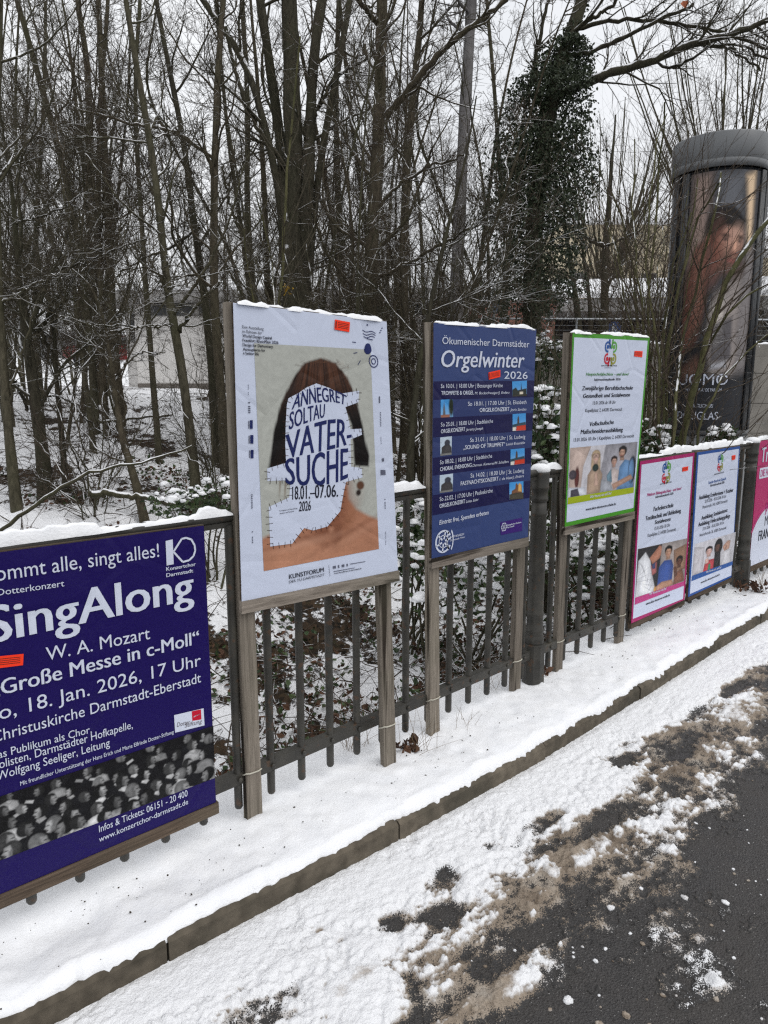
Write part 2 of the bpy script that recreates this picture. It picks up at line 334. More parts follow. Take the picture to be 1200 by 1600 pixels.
POSTERS = {'purple': {'C': [(0.44, 2.296, 1.218), (1.21, 2.304, 1.21), (1.211, 2.304, 0.152), (0.44, 2.296, 0.151)], 'T': [('Kommt alle, singt alles!', 0.0749, 0.9224, 0.7767, 0.9197, 0.0431, 'l', 'white'), ('Dotterkonzert', 0.1219, 0.8812, 0.3692, 0.8761, 0.0185, 'l', 'white'), ('SingAlong', 0.0714, 0.7505, 0.9337, 0.7581, 0.1036, 'B', 'white'), ('W. A. Mozart', 0.2781, 0.6644, 0.714, 0.6571, 0.0402, 'r', 'white'), ('„Große Messe in c-Moll“', 0.066, 0.5963, 0.9491, 0.6012, 0.0443, 'b', 'white'), ('So, 18. Jan. 2026, 17 Uhr', 0.0482, 0.5258, 0.9526, 0.5215, 0.042, 'r', 'white'), ('Christuskirche Darmstadt-Eberstadt', 0.0543, 0.4632, 0.9486, 0.4625, 0.0342, 'r', 'white'), ('Das Publikum als Chor,', 0.0426, 0.4141, 0.4338, 0.4043, 0.0235, 'r', 'white'), ('Solisten, Darmstädter Hofkapelle,', 0.054, 0.3825, 0.6109, 0.3759, 0.0254, 'r', 'white'), ('Wolfgang Seeliger, Leitung', 0.06, 0.3496, 0.5059, 0.3416, 0.0253, 'r', 'white'), ('Mit freundlicher Unterstützung der Hans Erich und Marie Elfriede Dotter-Stiftung', 0.141, 0.3101, 0.8, 0.3116, 0.0132, 'r', 'white'), ('Infos & Tickets: 06151 - 20 400', 0.434, 0.0673, 0.8527, 0.0686, 0.0231, 'r', 'white'), ('www.konzertchor-darmstadt.de', 0.431, 0.0343, 0.8528, 0.039, 0.0187, 'r', 'white'), ('Konzertchor', 0.8059, 0.8693, 0.949, 0.8704, 0.0121, 'b', 'white'), ('Darmstadt', 0.8043, 0.849, 0.9347, 0.8495, 0.0121, 'b', 'white'), ('Dotter', 0.8173, 0.3303, 0.884, 0.326, 0.0151, 'i', 'grey'), ('Stiftung', 0.8563, 0.3187, 0.9443, 0.3142, 0.0153, 'i', 'grey')], 'Q': [('kbar', [(0.8104, 0.9672), (0.844, 0.9695), (0.843, 0.8876), (0.8093, 0.8866)], 'white'), ('dshape', [(0.845, 0.9285), (0.8871, 0.9668), (0.9081, 0.9683), (0.9339, 0.9601), (0.9484, 0.9393), (0.9504, 0.921), (0.9406, 0.904), (0.9185, 0.892), (0.8867, 0.8898)], 'outline'), ('label', [(0.8068, 0.3747), (0.9556, 0.3656), (0.957, 0.3025), (0.8074, 0.312)], 'white'), ('redsq', [(0.8947, 0.3684), (0.9421, 0.3647), (0.9418, 0.3281), (0.8955, 0.3334)], 'red'), ('photo', [(0.0657, 0.2987), (1.003, 0.29), (0.9987, 0.0937), (0.0435, 0.105)], None), ('sticker', [(0.0578, 0.7149), (0.1958, 0.7009), (0.1899, 0.6682), (0.0537, 0.6799)], None)]}, 'kunst': {'C': [(1.357, 2.301, 1.977), (2.028, 2.254, 1.947), (2.09, 2.249, 0.908), (1.35, 2.301, 0.907)], 'T': [('Eine Ausstellung', 0.0449, 0.9222, 0.1683, 0.9219, 0.0096, 'l', 'ink'), ('im Rahmen der', 0.0442, 0.9077, 0.1583, 0.9082, 0.0096, 'l', 'ink'), ('World Design Capital', 0.0436, 0.8938, 0.2156, 0.8944, 0.0096, 'b', 'ink'), ('Frankfurt RheinMain 2026', 0.0447, 0.8795, 0.2549, 0.881, 0.0096, 'b', 'ink'), ('Design for Democracy.', 0.044, 0.865, 0.2235, 0.8662, 0.0096, 'b', 'ink'), ('Atmospheres for', 0.0451, 0.8507, 0.1739, 0.8518, 0.0095, 'b', 'ink'), ('a better life', 0.0445, 0.8385, 0.1363, 0.8382, 0.0095, 'b', 'ink'), ('KUNSTFORUM', 0.2722, 0.0493, 0.4882, 0.0529, 0.0167, 'b', 'ink'), ('DER TU DARMSTADT', 0.2712, 0.0335, 0.4912, 0.0366, 0.0095, 'l', 'ink'), ('www.kunstforum.tu-darmstadt.de', 0.5537, 0.0359, 0.7371, 0.0362, 0.0053, 'b', 'ink'), ('Konzeption und Ausstellung', 0.2281, 0.3012, 0.3356, 0.304, 0.005, 'r', 'ink'), ('Redaktion und Fotografie', 0.2294, 0.2912, 0.3155, 0.295, 0.005, 'r', 'ink')], 'Q': [('photo', [(0.1109, 0.8774), (0.8689, 0.8884), (0.8673, 0.105), (0.1268, 0.0941)], None), ('sticker', [(0.6241, 0.9849), (0.7279, 0.9811), (0.7207, 0.9454), (0.6183, 0.9492)], None), ('paper', [(0.4852, 0.7533), (0.4224, 0.738), (0.3707, 0.7181), (0.3054, 0.6983), (0.2944, 0.6763), (0.2839, 0.6133), (0.2765, 0.5337), (0.2777, 0.4726), (0.1641, 0.4567), (0.1636, 0.4126), (0.2837, 0.4103), (0.2971, 0.3917), (0.2897, 0.3481), (0.1661, 0.3213), (0.1676, 0.1794), (0.2989, 0.1786), (0.3497, 0.2139), (0.3753, 0.2302), (0.4296, 0.2166), (0.5227, 0.2245), (0.6117, 0.2777), (0.6385, 0.3479), (0.658, 0.388), (0.7714, 0.4002), (0.7685, 0.4373), (0.6966, 0.4449), (0.7, 0.5487), (0.7809, 0.5653), (0.7781, 0.5889), (0.7029, 0.5873), (0.6876, 0.6383), (0.6733, 0.6702), (0.7652, 0.6887), (0.7743, 0.7327), (0.6436, 0.7188), (0.5689, 0.7391)], 'paper'), ('mark', [(0.0731, 0.6229), (0.0892, 0.6229), (0.0877, 0.5938), (0.0717, 0.5939)], 'navy'), ('mark', [(0.0725, 0.5731), (0.0903, 0.573), (0.0888, 0.544), (0.071, 0.5442)], 'navy'), ('mark', [(0.0718, 0.5229), (0.0887, 0.5226), (0.0873, 0.4943), (0.0704, 0.4947)], 'navy'), ('mark', [(0.9037, 0.4251), (0.9385, 0.4228), (0.9393, 0.4037), (0.9032, 0.405)], 'inkgrey'), ('mark', [(0.0688, 0.7532), (0.0724, 0.7533), (0.0699, 0.7036), (0.0664, 0.7036)], 'inkgrey'), ('mark', [(0.0654, 0.6832), (0.0779, 0.6834), (0.0778, 0.6449), (0.0653, 0.6448)], 'inkgrey'), ('mark', [(0.0642, 0.6212), (0.0695, 0.6212), (0.0682, 0.595), (0.0629, 0.595)], 'inkgrey'), ('mark', [(0.0635, 0.5715), (0.0688, 0.5715), (0.0675, 0.5453), (0.0622, 0.5454)], 'inkgrey'), ('mark', [(0.0637, 0.5214), (0.0681, 0.5213), (0.0669, 0.4958), (0.0625, 0.4959)], 'inkgrey'), ('mark', [(0.0678, 0.3714), (0.0749, 0.371), (0.0741, 0.3199), (0.0662, 0.3203)], 'inkgrey'), ('mark', [(0.065, 0.2428), (0.0712, 0.2423), (0.0704, 0.1917), (0.0643, 0.1922)], 'inkgrey'), ('mark', [(0.9146, 0.7133), (0.9231, 0.7134), (0.9221, 0.6877), (0.9136, 0.6876)], 'inkgrey'), ('mark', [(0.9185, 0.6588), (0.9245, 0.6589), (0.9228, 0.5949), (0.9155, 0.5949)], 'inkgrey'), ('mark', [(0.9147, 0.5567), (0.9184, 0.5566), (0.9188, 0.5185), (0.9151, 0.5185)], 'inkgrey'), ('mark', [(0.9172, 0.4709), (0.9317, 0.4706), (0.9318, 0.4579), (0.9173, 0.4582)], 'inkgrey'), ('mark', [(0.9225, 0.3066), (0.9298, 0.3062), (0.9286, 0.2642), (0.9214, 0.2646)], 'inkgrey'), ('mark', [(0.9183, 0.1723), (0.9219, 0.172), (0.9195, 0.1161), (0.9159, 0.1164)], 'inkgrey'), ('mark', [(0.5476, 0.0678), (0.5666, 0.0683), (0.568, 0.0577), (0.549, 0.0578)], 'inkgrey'), ('mark', [(0.5804, 0.0681), (0.5901, 0.0684), (0.5904, 0.0572), (0.5818, 0.0569)], 'inkgrey'), ('mark', [(0.6061, 0.0674), (0.6234, 0.0675), (0.6237, 0.0575), (0.6065, 0.0574)], 'inkgrey'), ('mark', [(0.6375, 0.0673), (0.6463, 0.0677), (0.6477, 0.0575), (0.6389, 0.0572)], 'inkgrey'), ('mark', [(0.6614, 0.0657), (0.7677, 0.0646), (0.7675, 0.0622), (0.6612, 0.0627)], 'inkgrey'), ('mark', [(0.5514, 0.0477), (0.6932, 0.0471), (0.693, 0.0448), (0.5512, 0.0448)], 'inkgrey'), ('mark', [(0.5207, 0.0739), (0.5238, 0.0736), (0.529, 0.028), (0.5259, 0.0278)], 'inkgrey'), ('blob', [(0.8751, 0.892), (0.8754, 0.8845), (0.869, 0.8778), (0.8588, 0.8728), (0.8493, 0.8703), (0.8407, 0.8706), (0.8311, 0.8735), (0.8232, 0.8787), (0.8213, 0.8856), (0.8251, 0.8932), (0.8301, 0.9005), (0.835, 0.9063), (0.8426, 0.9101), (0.8531, 0.9113), (0.8622, 0.9098), (0.8675, 0.9055), (0.8713, 0.8993)], 'navy'), ('dot', [(0.8583, 0.9793), (0.8559, 0.9766), (0.8508, 0.9757), (0.8468, 0.9772), (0.8471, 0.98), (0.8512, 0.982), (0.8563, 0.9817)], 'navy'), ('dot', [(0.9658, 0.9736), (0.9631, 0.9712), (0.9582, 0.9709), (0.9559, 0.973), (0.9586, 0.9755), (0.9635, 0.9758)], 'navy'), ('dot', [(0.9564, 0.9645), (0.9538, 0.9621), (0.9488, 0.9618), (0.9465, 0.964), (0.9492, 0.9664), (0.9541, 0.9667)], 'navy'), ('dot', [(0.9483, 0.9562), (0.9457, 0.9538), (0.9408, 0.9535), (0.9385, 0.9556), (0.9411, 0.9581), (0.9461, 0.9584)], 'navy')], 'W': [('ANNEGRET', [(0.3197, 0.6593), (0.4184, 0.675), (0.5124, 0.6899), (0.5867, 0.6862), (0.6739, 0.6782)], [(0.3484, 0.7107), (0.4218, 0.7297), (0.5053, 0.7418), (0.5899, 0.7317), (0.6853, 0.7122)]), ('SOLTAU', [(0.2961, 0.5887), (0.3939, 0.6076), (0.4559, 0.6223), (0.5317, 0.6327)], [(0.3073, 0.6489), (0.3975, 0.6648), (0.4594, 0.6755), (0.5392, 0.6807)]), ('VATER-', [(0.2804, 0.4855), (0.3872, 0.5004), (0.4897, 0.5072), (0.6183, 0.5199), (0.6991, 0.537)], [(0.2814, 0.5689), (0.3934, 0.5989), (0.5076, 0.6183), (0.6259, 0.6258), (0.7082, 0.6138)]), ('SUCHE', [(0.2753, 0.3982), (0.3605, 0.3892), (0.4813, 0.3814), (0.5873, 0.3889), (0.6647, 0.404)], [(0.2766, 0.4856), (0.3669, 0.4933), (0.4895, 0.5042), (0.596, 0.5113), (0.6752, 0.516)]), ('18.01.–07.06.', [(0.3066, 0.3394), (0.4374, 0.3369), (0.5996, 0.3348)], [(0.3093, 0.3856), (0.4406, 0.3859), (0.6028, 0.3794)]), ('2026', [(0.3448, 0.2944), (0.4194, 0.2935)], [(0.3489, 0.3294), (0.4227, 0.329)])], 'L': [[(0.8153, 0.9593), (0.8267, 0.955), (0.8384, 0.9525), (0.8502, 0.9527), (0.8623, 0.9548), (0.8744, 0.9568), (0.8864, 0.957), (0.8983, 0.9544), (0.91, 0.95)], [(0.8179, 0.9467), (0.8289, 0.9429), (0.8401, 0.9411), (0.8516, 0.9418), (0.8633, 0.9445), (0.875, 0.9472), (0.8866, 0.9479), (0.898, 0.946), (0.9094, 0.9422)], [(0.8217, 0.936), (0.8315, 0.9326), (0.8414, 0.931), (0.8516, 0.9321), (0.8619, 0.9351), (0.8723, 0.938), (0.8826, 0.9391), (0.8927, 0.9375), (0.9026, 0.934)], [(0.8447, 0.9283), (0.8503, 0.928), (0.8559, 0.9276), (0.8616, 0.9273), (0.8672, 0.927), (0.8729, 0.9266), (0.8785, 0.9263), (0.8842, 0.926), (0.8899, 0.9256)], [(0.7398, 0.9112), (0.7661, 0.9101)], [(0.7447, 0.8699), (0.7714, 0.8737)], [(0.7725, 0.8282), (0.7924, 0.8455)]], 'R': [(0.8869, 0.8455)]}, 'orgel': {'C': [(2.377, 2.33, 1.965), (3.117, 2.33, 1.972), (3.106, 2.33, 0.9), (2.381, 2.33, 0.899)], 'T': [('Ökumenischer Darmstädter', 0.0695, 0.9168, 0.9227, 0.9159, 0.0289, 'r', 'white'), ('Orgelwinter', 0.0615, 0.8216, 0.8772, 0.8229, 0.0693, 'ri', 'white'), ('2026', 0.6659, 0.772, 0.9182, 0.7703, 0.0329, 'r', 'white'), ('Sa 10.01. | 18.00 Uhr | Bessunger Kirche', 0.0615, 0.7343, 0.6529, 0.7333, 0.0171, 'l', 'white'), ('TROMPETE & ORGEL', 0.0642, 0.7051, 0.3643, 0.704, 0.0164, 'b', 'white'), ('M. Bockschweiger/J. Enders', 0.3757, 0.7039, 0.7265, 0.7035, 0.0114, 'i', 'white'), ('So 18.01. | 17.00 Uhr | St. Elisabeth', 0.3125, 0.655, 0.9159, 0.6538, 0.0179, 'l', 'white'), ('ORGELKONZERT', 0.4255, 0.6255, 0.7314, 0.6247, 0.0174, 'b', 'white'), ('Jorin Sandau', 0.7415, 0.6234, 0.9187, 0.6229, 0.012, 'i', 'white'), ('So 25.01. | 18.00 Uhr | Stadtkirche', 0.0653, 0.5715, 0.5642, 0.5737, 0.0175, 'l', 'white'), ('ORGELKONZERT', 0.066, 0.5431, 0.2891, 0.5467, 0.0167, 'b', 'white'), ('Jeremy Joseph', 0.297, 0.5459, 0.4648, 0.5466, 0.0115, 'i', 'white'), ('Sa 31.01. | 18.00 Uhr | St. Ludwig', 0.3399, 0.4951, 0.9177, 0.49, 0.0184, 'l', 'white'), ('„SOUND OF TRUMPET“', 0.2756, 0.4644, 0.6971, 0.4633, 0.0176, 'b', 'white'), ('Leuké Ensemble', 0.7096, 0.4644, 0.916, 0.4642, 0.0123, 'i', 'white'), ('So 08.02. | 18.00 Uhr | Stadtkirche', 0.0606, 0.4101, 0.5646, 0.4147, 0.0179, 'l', 'white'), ('CHORAL EVENSONG', 0.0613, 0.3804, 0.3588, 0.3835, 0.0172, 'b', 'white'), ('Darmst. Kantorei/M. Schaffert', 0.3681, 0.383, 0.7449, 0.3819, 0.012, 'i', 'white'), ('Sa 14.02. | 18.00 Uhr | St. Ludwig', 0.3518, 0.3348, 0.9191, 0.327, 0.0189, 'l', 'white'), ('FASTNACHTSKONZERT', 0.257, 0.3051, 0.637, 0.3045, 0.018, 'b', 'white'), ('I. de Haas/J. Enders', 0.6496, 0.3037, 0.9212, 0.3038, 0.0125, 'i', 'white'), ('So 22.02. | 17.00 Uhr | Pauluskirche', 0.0621, 0.2489, 0.5809, 0.2525, 0.0184, 'l', 'white'), ('ORGELKONZERT', 0.0607, 0.2192, 0.3024, 0.2231, 0.0176, 'b', 'white'), ('Lukas Euler', 0.3105, 0.2225, 0.4394, 0.2241, 0.012, 'i', 'white'), ('Eintritt frei, Spenden erbeten', 0.0602, 0.1454, 0.544, 0.1518, 0.0197, 'ri', 'white'), ('KATHOLISCH', 0.1635, 0.075, 0.2968, 0.0772, 0.0093, 'b', 'white'), ('Darmstadt Mitte', 0.1639, 0.0608, 0.3067, 0.0636, 0.0083, 'r', 'white'), ('Evangelisches Dekanat', 0.7473, 0.0785, 0.9101, 0.0797, 0.0071, 'b', 'white'), ('Darmstadt', 0.7482, 0.0668, 0.8308, 0.068, 0.0071, 'b', 'white')], 'Q': [('band', [(0.0042, 0.7622), (0.9938, 0.7625), (0.9949, 0.684), (0.0005, 0.685)], 'dark'), ('band', [(0.0005, 0.685), (0.9949, 0.684), (0.9956, 0.609), (-0.0033, 0.6095)], 'mid'), ('band', [(-0.0033, 0.6095), (0.9956, 0.609), (0.9971, 0.5248), (-0.0049, 0.5282)], 'dark'), ('band', [(-0.0049, 0.5277), (0.9972, 0.5243), (0.9984, 0.442), (-0.0054, 0.4413)], 'mid'), ('band', [(-0.0054, 0.4413), (0.9984, 0.442), (0.9991, 0.3645), (-0.0051, 0.3644)], 'dark'), ('band', [(-0.0051, 0.3644), (0.9991, 0.3645), (1.0003, 0.2815), (-0.0046, 0.2798)], 'mid'), ('band', [(-0.0046, 0.2798), (1.0003, 0.2815), (1.0015, 0.197), (-0.0041, 0.1916)], 'dark'), ('photo', [(0.7534, 0.7591), (0.915, 0.7628), (0.919, 0.6904), (0.7639, 0.6897)], None), ('photo', [(0.0626, 0.6856), (0.174, 0.6864), (0.1765, 0.6099), (0.0644, 0.6103)], None), ('photo', [(0.7704, 0.6087), (0.916, 0.6097), (0.9234, 0.5284), (0.7767, 0.5294)], None), ('photo', [(0.0611, 0.5253), (0.1683, 0.5274), (0.1675, 0.4472), (0.0661, 0.4469)], None), ('photo', [(0.7618, 0.4439), (0.9179, 0.4438), (0.9247, 0.3685), (0.7677, 0.3683)], None), ('photo', [(0.0617, 0.3629), (0.1845, 0.3634), (0.1837, 0.2847), (0.0635, 0.2853)], None), ('photo', [(0.7612, 0.287), (0.919, 0.2838), (0.9266, 0.1978), (0.7676, 0.2039)], None), ('sticker', [(0.5053, 0.8), (0.6231, 0.8116), (0.6253, 0.7804), (0.5107, 0.7678)], None), ('box', [(0.6761, 0.1023), (0.9215, 0.1042), (0.9273, 0.0383), (0.6856, 0.0396)], 'violet')], 'R': [(0.1026, 0.0664), (0.7164, 0.0761)]}, 'green': {'C': [(3.483, 2.359, 1.973), (4.316, 2.367, 1.986), (4.255, 2.367, 0.901), (3.486, 2.359, 0.901)], 'T': [('ALICE-ELEONOREN-SCHULE', 0.3579, 0.836, 0.5643, 0.8355, 0.0061, 'b', 'ink'), ('DARMSTADT', 0.4001, 0.8252, 0.486, 0.8251, 0.0048, 'r', 'ink'), ('Hauptschulabschluss – und dann?', 0.1724, 0.7874, 0.7394, 0.786, 0.0151, 'bi', 'pgreen'), ('Informationsabende 2026', 0.2787, 0.7597, 0.6268, 0.7604, 0.0125, 'bi', 'ink'), ('Zweijährige Berufsfachschule', 0.1311, 0.7125, 0.8106, 0.7073, 0.0211, 'Bi', 'ink'), ('Gesundheit und Sozialwesen', 0.1495, 0.6726, 0.7775, 0.6696, 0.0213, 'Bi', 'ink'), ('15.01.2026 ab 18 Uhr', 0.2788, 0.6352, 0.5847, 0.634, 0.0172, 'r', 'ink'), ('Kapellplatz 2, 64283 Darmstadt', 0.188, 0.5975, 0.682, 0.5935, 0.0173, 'r', 'ink'), ('Vollschulische', 0.2502, 0.5223, 0.5762, 0.5238, 0.022, 'Bi', 'ink'), ('Maßschneiderausbildung', 0.1412, 0.4848, 0.7146, 0.4771, 0.0223, 'Bi', 'ink'), ('15.01.2026 18 Uhr | Kapellplatz 2, 64283 Darmstadt', 0.0594, 0.4482, 0.8876, 0.4374, 0.0181, 'r', 'ink'), ('Wir freuen uns auf Sie!', 0.3083, 0.1297, 0.6108, 0.1294, 0.0147, 'b', 'white'), ('www.alice-eleonoren-schule.de', 0.2609, 0.065, 0.6933, 0.062, 0.0141, 'b', 'ink')], 'Q': [('inner', [(0.0141, 0.9785), (0.9728, 0.9786), (0.9787, 0.0217), (0.0153, 0.0228)], 'paper'), ('photo', [(0.0201, 0.417), (0.9519, 0.4085), (0.9579, 0.1458), (0.0202, 0.155)], None), ('band', [(0.0202, 0.155), (0.9579, 0.1458), (0.959, 0.1119), (0.0185, 0.1189)], 'lime'), ('sticker', [(0.7912, 0.9205), (0.908, 0.9195), (0.908, 0.8863), (0.7901, 0.8905)], None)], 'logo': [(0.4702, 0.9058)]}, 'pink': {'C': [(4.338, 2.392, 1.211), (5.133, 2.416, 1.218), (5.142, 2.416, 0.127), (4.349, 2.392, 0.127)], 'T': [('ALICE-ELEONOREN-SCHULE', 0.3588, 0.8344, 0.5752, 0.8347, 0.0073, 'b', 'ink'), ('Mittlerer Bildungsabschluss – und dann?', 0.1428, 0.7802, 0.7735, 0.7737, 0.018, 'bi', 'magenta'), ('Informationsabende 2026', 0.2922, 0.7568, 0.6218, 0.7542, 0.0148, 'bi', 'ink'), ('Fachoberschule', 0.2716, 0.6772, 0.6374, 0.6719, 0.0265, 'Bi', 'ink'), ('Textiltechnik und Bekleidung', 0.1404, 0.6307, 0.7962, 0.6215, 0.0266, 'Bi', 'ink'), ('Sozialwesen', 0.3088, 0.5915, 0.6001, 0.5856, 0.025, 'Bi', 'ink'), ('15.01.2026 18 Uhr', 0.3106, 0.5541, 0.5996, 0.549, 0.0201, 'r', 'ink'), ('Kapellplatz 2, 64283 Darmstadt', 0.1956, 0.5227, 0.7179, 0.509, 0.0202, 'r', 'ink'), ('Wir freuen uns auf Sie!', 0.2808, 0.1388, 0.6033, 0.1305, 0.0157, 'b', 'white'), ('www.alice-eleonoren-schule.de', 0.2328, 0.0808, 0.683, 0.0744, 0.0158, 'b', 'ink')], 'Q': [('inner', [(0.0243, 0.98), (0.9658, 0.9771), (0.9647, 0.0116), (0.022, 0.0257)], 'paper'), ('photo', [(0.0391, 0.4652), (0.9686, 0.4305), (0.9634, 0.1355), (0.0373, 0.1588)], None), ('band', [(0.0373, 0.1588), (0.9634, 0.1355), (0.9618, 0.1045), (0.0352, 0.1141)], 'rose'), ('sticker', [(0.7623, 0.917), (0.8806, 0.9179), (0.8812, 0.8904), (0.7678, 0.8894)], None)], 'logo': [(0.4675, 0.9027)]}, 'blue': {'C': [(5.151, 2.406, 1.218), (5.946, 2.438, 1.217), (5.995, 2.44, 0.141), (5.181, 2.407, 0.141)], 'T': [('ALICE-ELEONOREN-SCHULE', 0.4012, 0.8233, 0.6315, 0.8273, 0.0084, 'b', 'ink'), ('Sozialer Beruf mit Zukunft', 0.2817, 0.7695, 0.6928, 0.7718, 0.0187, 'bi', 'pblue'), ('Informationsabende 2026', 0.3293, 0.7471, 0.6574, 0.7488, 0.0169, 'bi', 'ink'), ('Ausbildung Erzieherinnen + Erzieher', 0.0899, 0.6748, 0.8956, 0.6698, 0.0281, 'Bi', 'ink'), ('22.01.2026 – 05.02.2026 18 Uhr', 0.2274, 0.6419, 0.7273, 0.6399, 0.0207, 'r', 'ink'), ('Martinstraße 140, 64285 Darmstadt', 0.1869, 0.604, 0.7666, 0.6035, 0.0207, 'r', 'ink'), ('Ausbildung Sozialassistenz', 0.1743, 0.5251, 0.7823, 0.5306, 0.0283, 'Bi', 'ink'), ('Ausbildung Heilerziehungspflege', 0.1125, 0.4854, 0.8568, 0.4805, 0.0284, 'Bi', 'ink'), ('27.01.2026 – 05.02.2026 18 Uhr', 0.2173, 0.4485, 0.7157, 0.4462, 0.0208, 'r', 'ink'), ('Heinrichstraße 76, 64283 Darmstadt', 0.1603, 0.4102, 0.7785, 0.4017, 0.0209, 'r', 'ink'), ('Wir freuen uns auf Sie!', 0.3529, 0.1222, 0.715, 0.1115, 0.0146, 'b', 'white'), ('www.alice-eleonoren-schule.de', 0.2506, 0.0599, 0.6888, 0.0593, 0.0164, 'b', 'ink')], 'Q': [('inner', [(0.031, 0.981), (0.9724, 0.9815), (0.9908, 0.0158), (0.0286, 0.0179)], 'paper'), ('photo', [(0.0663, 0.3677), (1.0385, 0.3504), (1.0022, 0.1279), (0.0482, 0.1457)], None), ('band', [(0.0482, 0.1457), (1.0022, 0.1279), (0.9993, 0.0967), (0.0417, 0.1079)], 'pblue'), ('sticker', [(0.7943, 0.9403), (0.8902, 0.9413), (0.8908, 0.9098), (0.8021, 0.9049)], None)], 'logo': [(0.5334, 0.9026)]}, 'red': {'C': [(6.355, 2.452, 1.235), (7.15, 2.47, 1.235), (7.15, 2.47, 0.165), (6.368, 2.452, 0.165)], 'T': [('TrauDich!', 0.07, 0.83, 0.93, 0.83, 0.115, 'B', 'white'), ('DIE HOCHZEITSMESSE', 0.1, 0.715, 0.92, 0.715, 0.055, 'B', 'rose'), ('10.–11.', 0.37, 0.525, 0.72, 0.525, 0.07, 'B', 'rose'), ('JANUAR', 0.32, 0.415, 0.74, 0.415, 0.075, 'B', 'rose'), ('MESSE', 0.34, 0.3, 0.68, 0.3, 0.08, 'r', 'ink'), ('FRANKFURT', 0.19, 0.19, 0.86, 0.19, 0.08, 'B', 'ink')], 'Q': []}}
# ================================================================== GROUND, KERB, ROAD
def ground_mat():
    m, n, l, b = mat('snowy_leaf_litter'); tc = n.new('ShaderNodeTexCoord')
    at = n.new('ShaderNodeAttribute'); at.attribute_name = 'snow'
    a = N(n, 'ShaderNodeTexNoise', Scale=16, Detail=7, Roughness=.68); c = N(n, 'ShaderNodeTexNoise', Scale=60, Detail=4); v = N(n, 'ShaderNodeTexVoronoi', Scale=26)
    for x in (a, c, v): l.new(tc.outputs['Object'], x.inputs['Vector'])
    k = math_(n, l, 'ADD', at.outputs['Fac'], math_(n, l, 'MULTIPLY', math_(n, l, 'SUBTRACT', a.outputs['Fac'], .5), 1.5))
    k = ramp(n, l, k, [(.47, (0, 0, 0)), (.56, (1, 1, 1))])
    lit = ramp(n, l, v.outputs['Color'], [(.1, (.012, .010, .007)), (.45, (.045, .030, .018)), (.75, (.085, .052, .03)), (1, (.03, .035, .015))])
    lit = mixc(n, l, math_(n, l, 'MULTIPLY', c.outputs['Fac'], .6), lit, (.015, .012, .009))
    l.new(mixc(n, l, k, lit, SNOWC), b.inputs['Base Color']); b.inputs['Roughness'].default_value = .85; b.inputs['Specular IOR Level'].default_value = .2
    h = math_(n, l, 'ADD', math_(n, l, 'MULTIPLY', k, .8), math_(n, l, 'ADD', a.outputs['Fac'], math_(n, l, 'MULTIPLY', c.outputs['Fac'], .4)))
    bump(n, l, b, h, .8, .03)
    return m
M_GROUND = ground_mat()
def axis(segs):
    out = []
    for a, b, st in segs: out.append(np.arange(a, b, st))
    return np.concatenate(out + [[segs[-1][1]]])
# woodland floor behind the fence, out to the horizon
tx = axis([(-400, -60, 20), (-60, -12, 2), (-12, -3, .3), (-3, 9, .05), (9, 16, .2), (16, 60, 1.5), (60, 500, 20)])
ts = axis([(.28, 1.0, .04), (1.0, 7, .05), (7, 14, .14), (14, 40, .8), (40, 600, 20)])
GX, GS = np.meshgrid(tx, ts); GY = GS + fence_y(np.clip(GX, -8, 40))
GZ = terr(GX, GY)
cov = fbm(GX * 1.1, GY * 1.1, 4, 51) ; cov2 = fbm(GX * 5, GY * 5, 3, 61)
snowv = .72 + 1.2 * (cov - .5) + 1.2 * (cov2 - .5) + .05 * np.clip((GS - 4) / 6, 0, 1) - .16 * sstep(2.2, 1.2, GS) * sstep(1.2, 4.5, GX)
V, Fq = grid(GX, GY, GZ)
link('woodland_ground', mesh('woodland_ground', V, Fq, M_GROUND, True, colors={'snow': snowv.ravel()}), kind='structure')

# snow-covered verge between kerb and fence, with a soft rounded lip over the kerb
vx = axis([(-6, 0, .1), (0, 4.2, .014), (4.2, 8, .03), (8, 40, .5)])
prof_n = 56
T_ = np.linspace(0, 1, prof_n)
VX, VT = np.meshgrid(vx, T_)
ky = kerb_y(VX); le = ledge(VX)
lipn = .034 * (fbm(VX * 5, VX * 0, 3, 3) - .5) + .010 * (noise(VX * 31, VX * 0, 5) - .5) + .008 * (noise(VX * 80, VX * 0, 6) - .5)
lip = ky + .016 + lipn * 1.2
thick = .052 + .02 * (noise(VX * 5, VX * 0, 8) - .5)
f1 = np.clip(VT / .22, 0, 1); f2 = np.clip((VT - .22) / .66, 0, 1); f3 = np.clip((VT - .88) / .12, 0, 1)
ang = (1 - f1) * math.pi / 2
VY = np.where(VT <= .22, lip + thick * (1 - np.sin(ang)) * .9, lip + thick * .9 + (le - .10 - lip - thick * .9) * f2)
VZ = np.where(VT <= .22, -.052 + thick * np.cos(ang), 0.0 * VX)
VY = np.where(VT > .88, le - .10 + .10 * np.sin(f3 * math.pi / 2) * 1.3, VY); VZ = np.where(VT > .88, -.42 * (1 - np.cos(f3 * math.pi / 2)), VZ)
VZ += sstep(.22, .3, VT) * (1 - f3) * (.016 * (fbm(VX * 2.3, VY * 2.3, 3, 71) - .5)) + sstep(.05, .3, VT) * (.010 * (fbm(VX * 9, VY * 9, 3, 72) - .5) + .008 * (fbm(VX * 26, VY * 26, 3, 73) - .5) + .004 * (noise(VX * 90, VY * 90, 74) - .5))
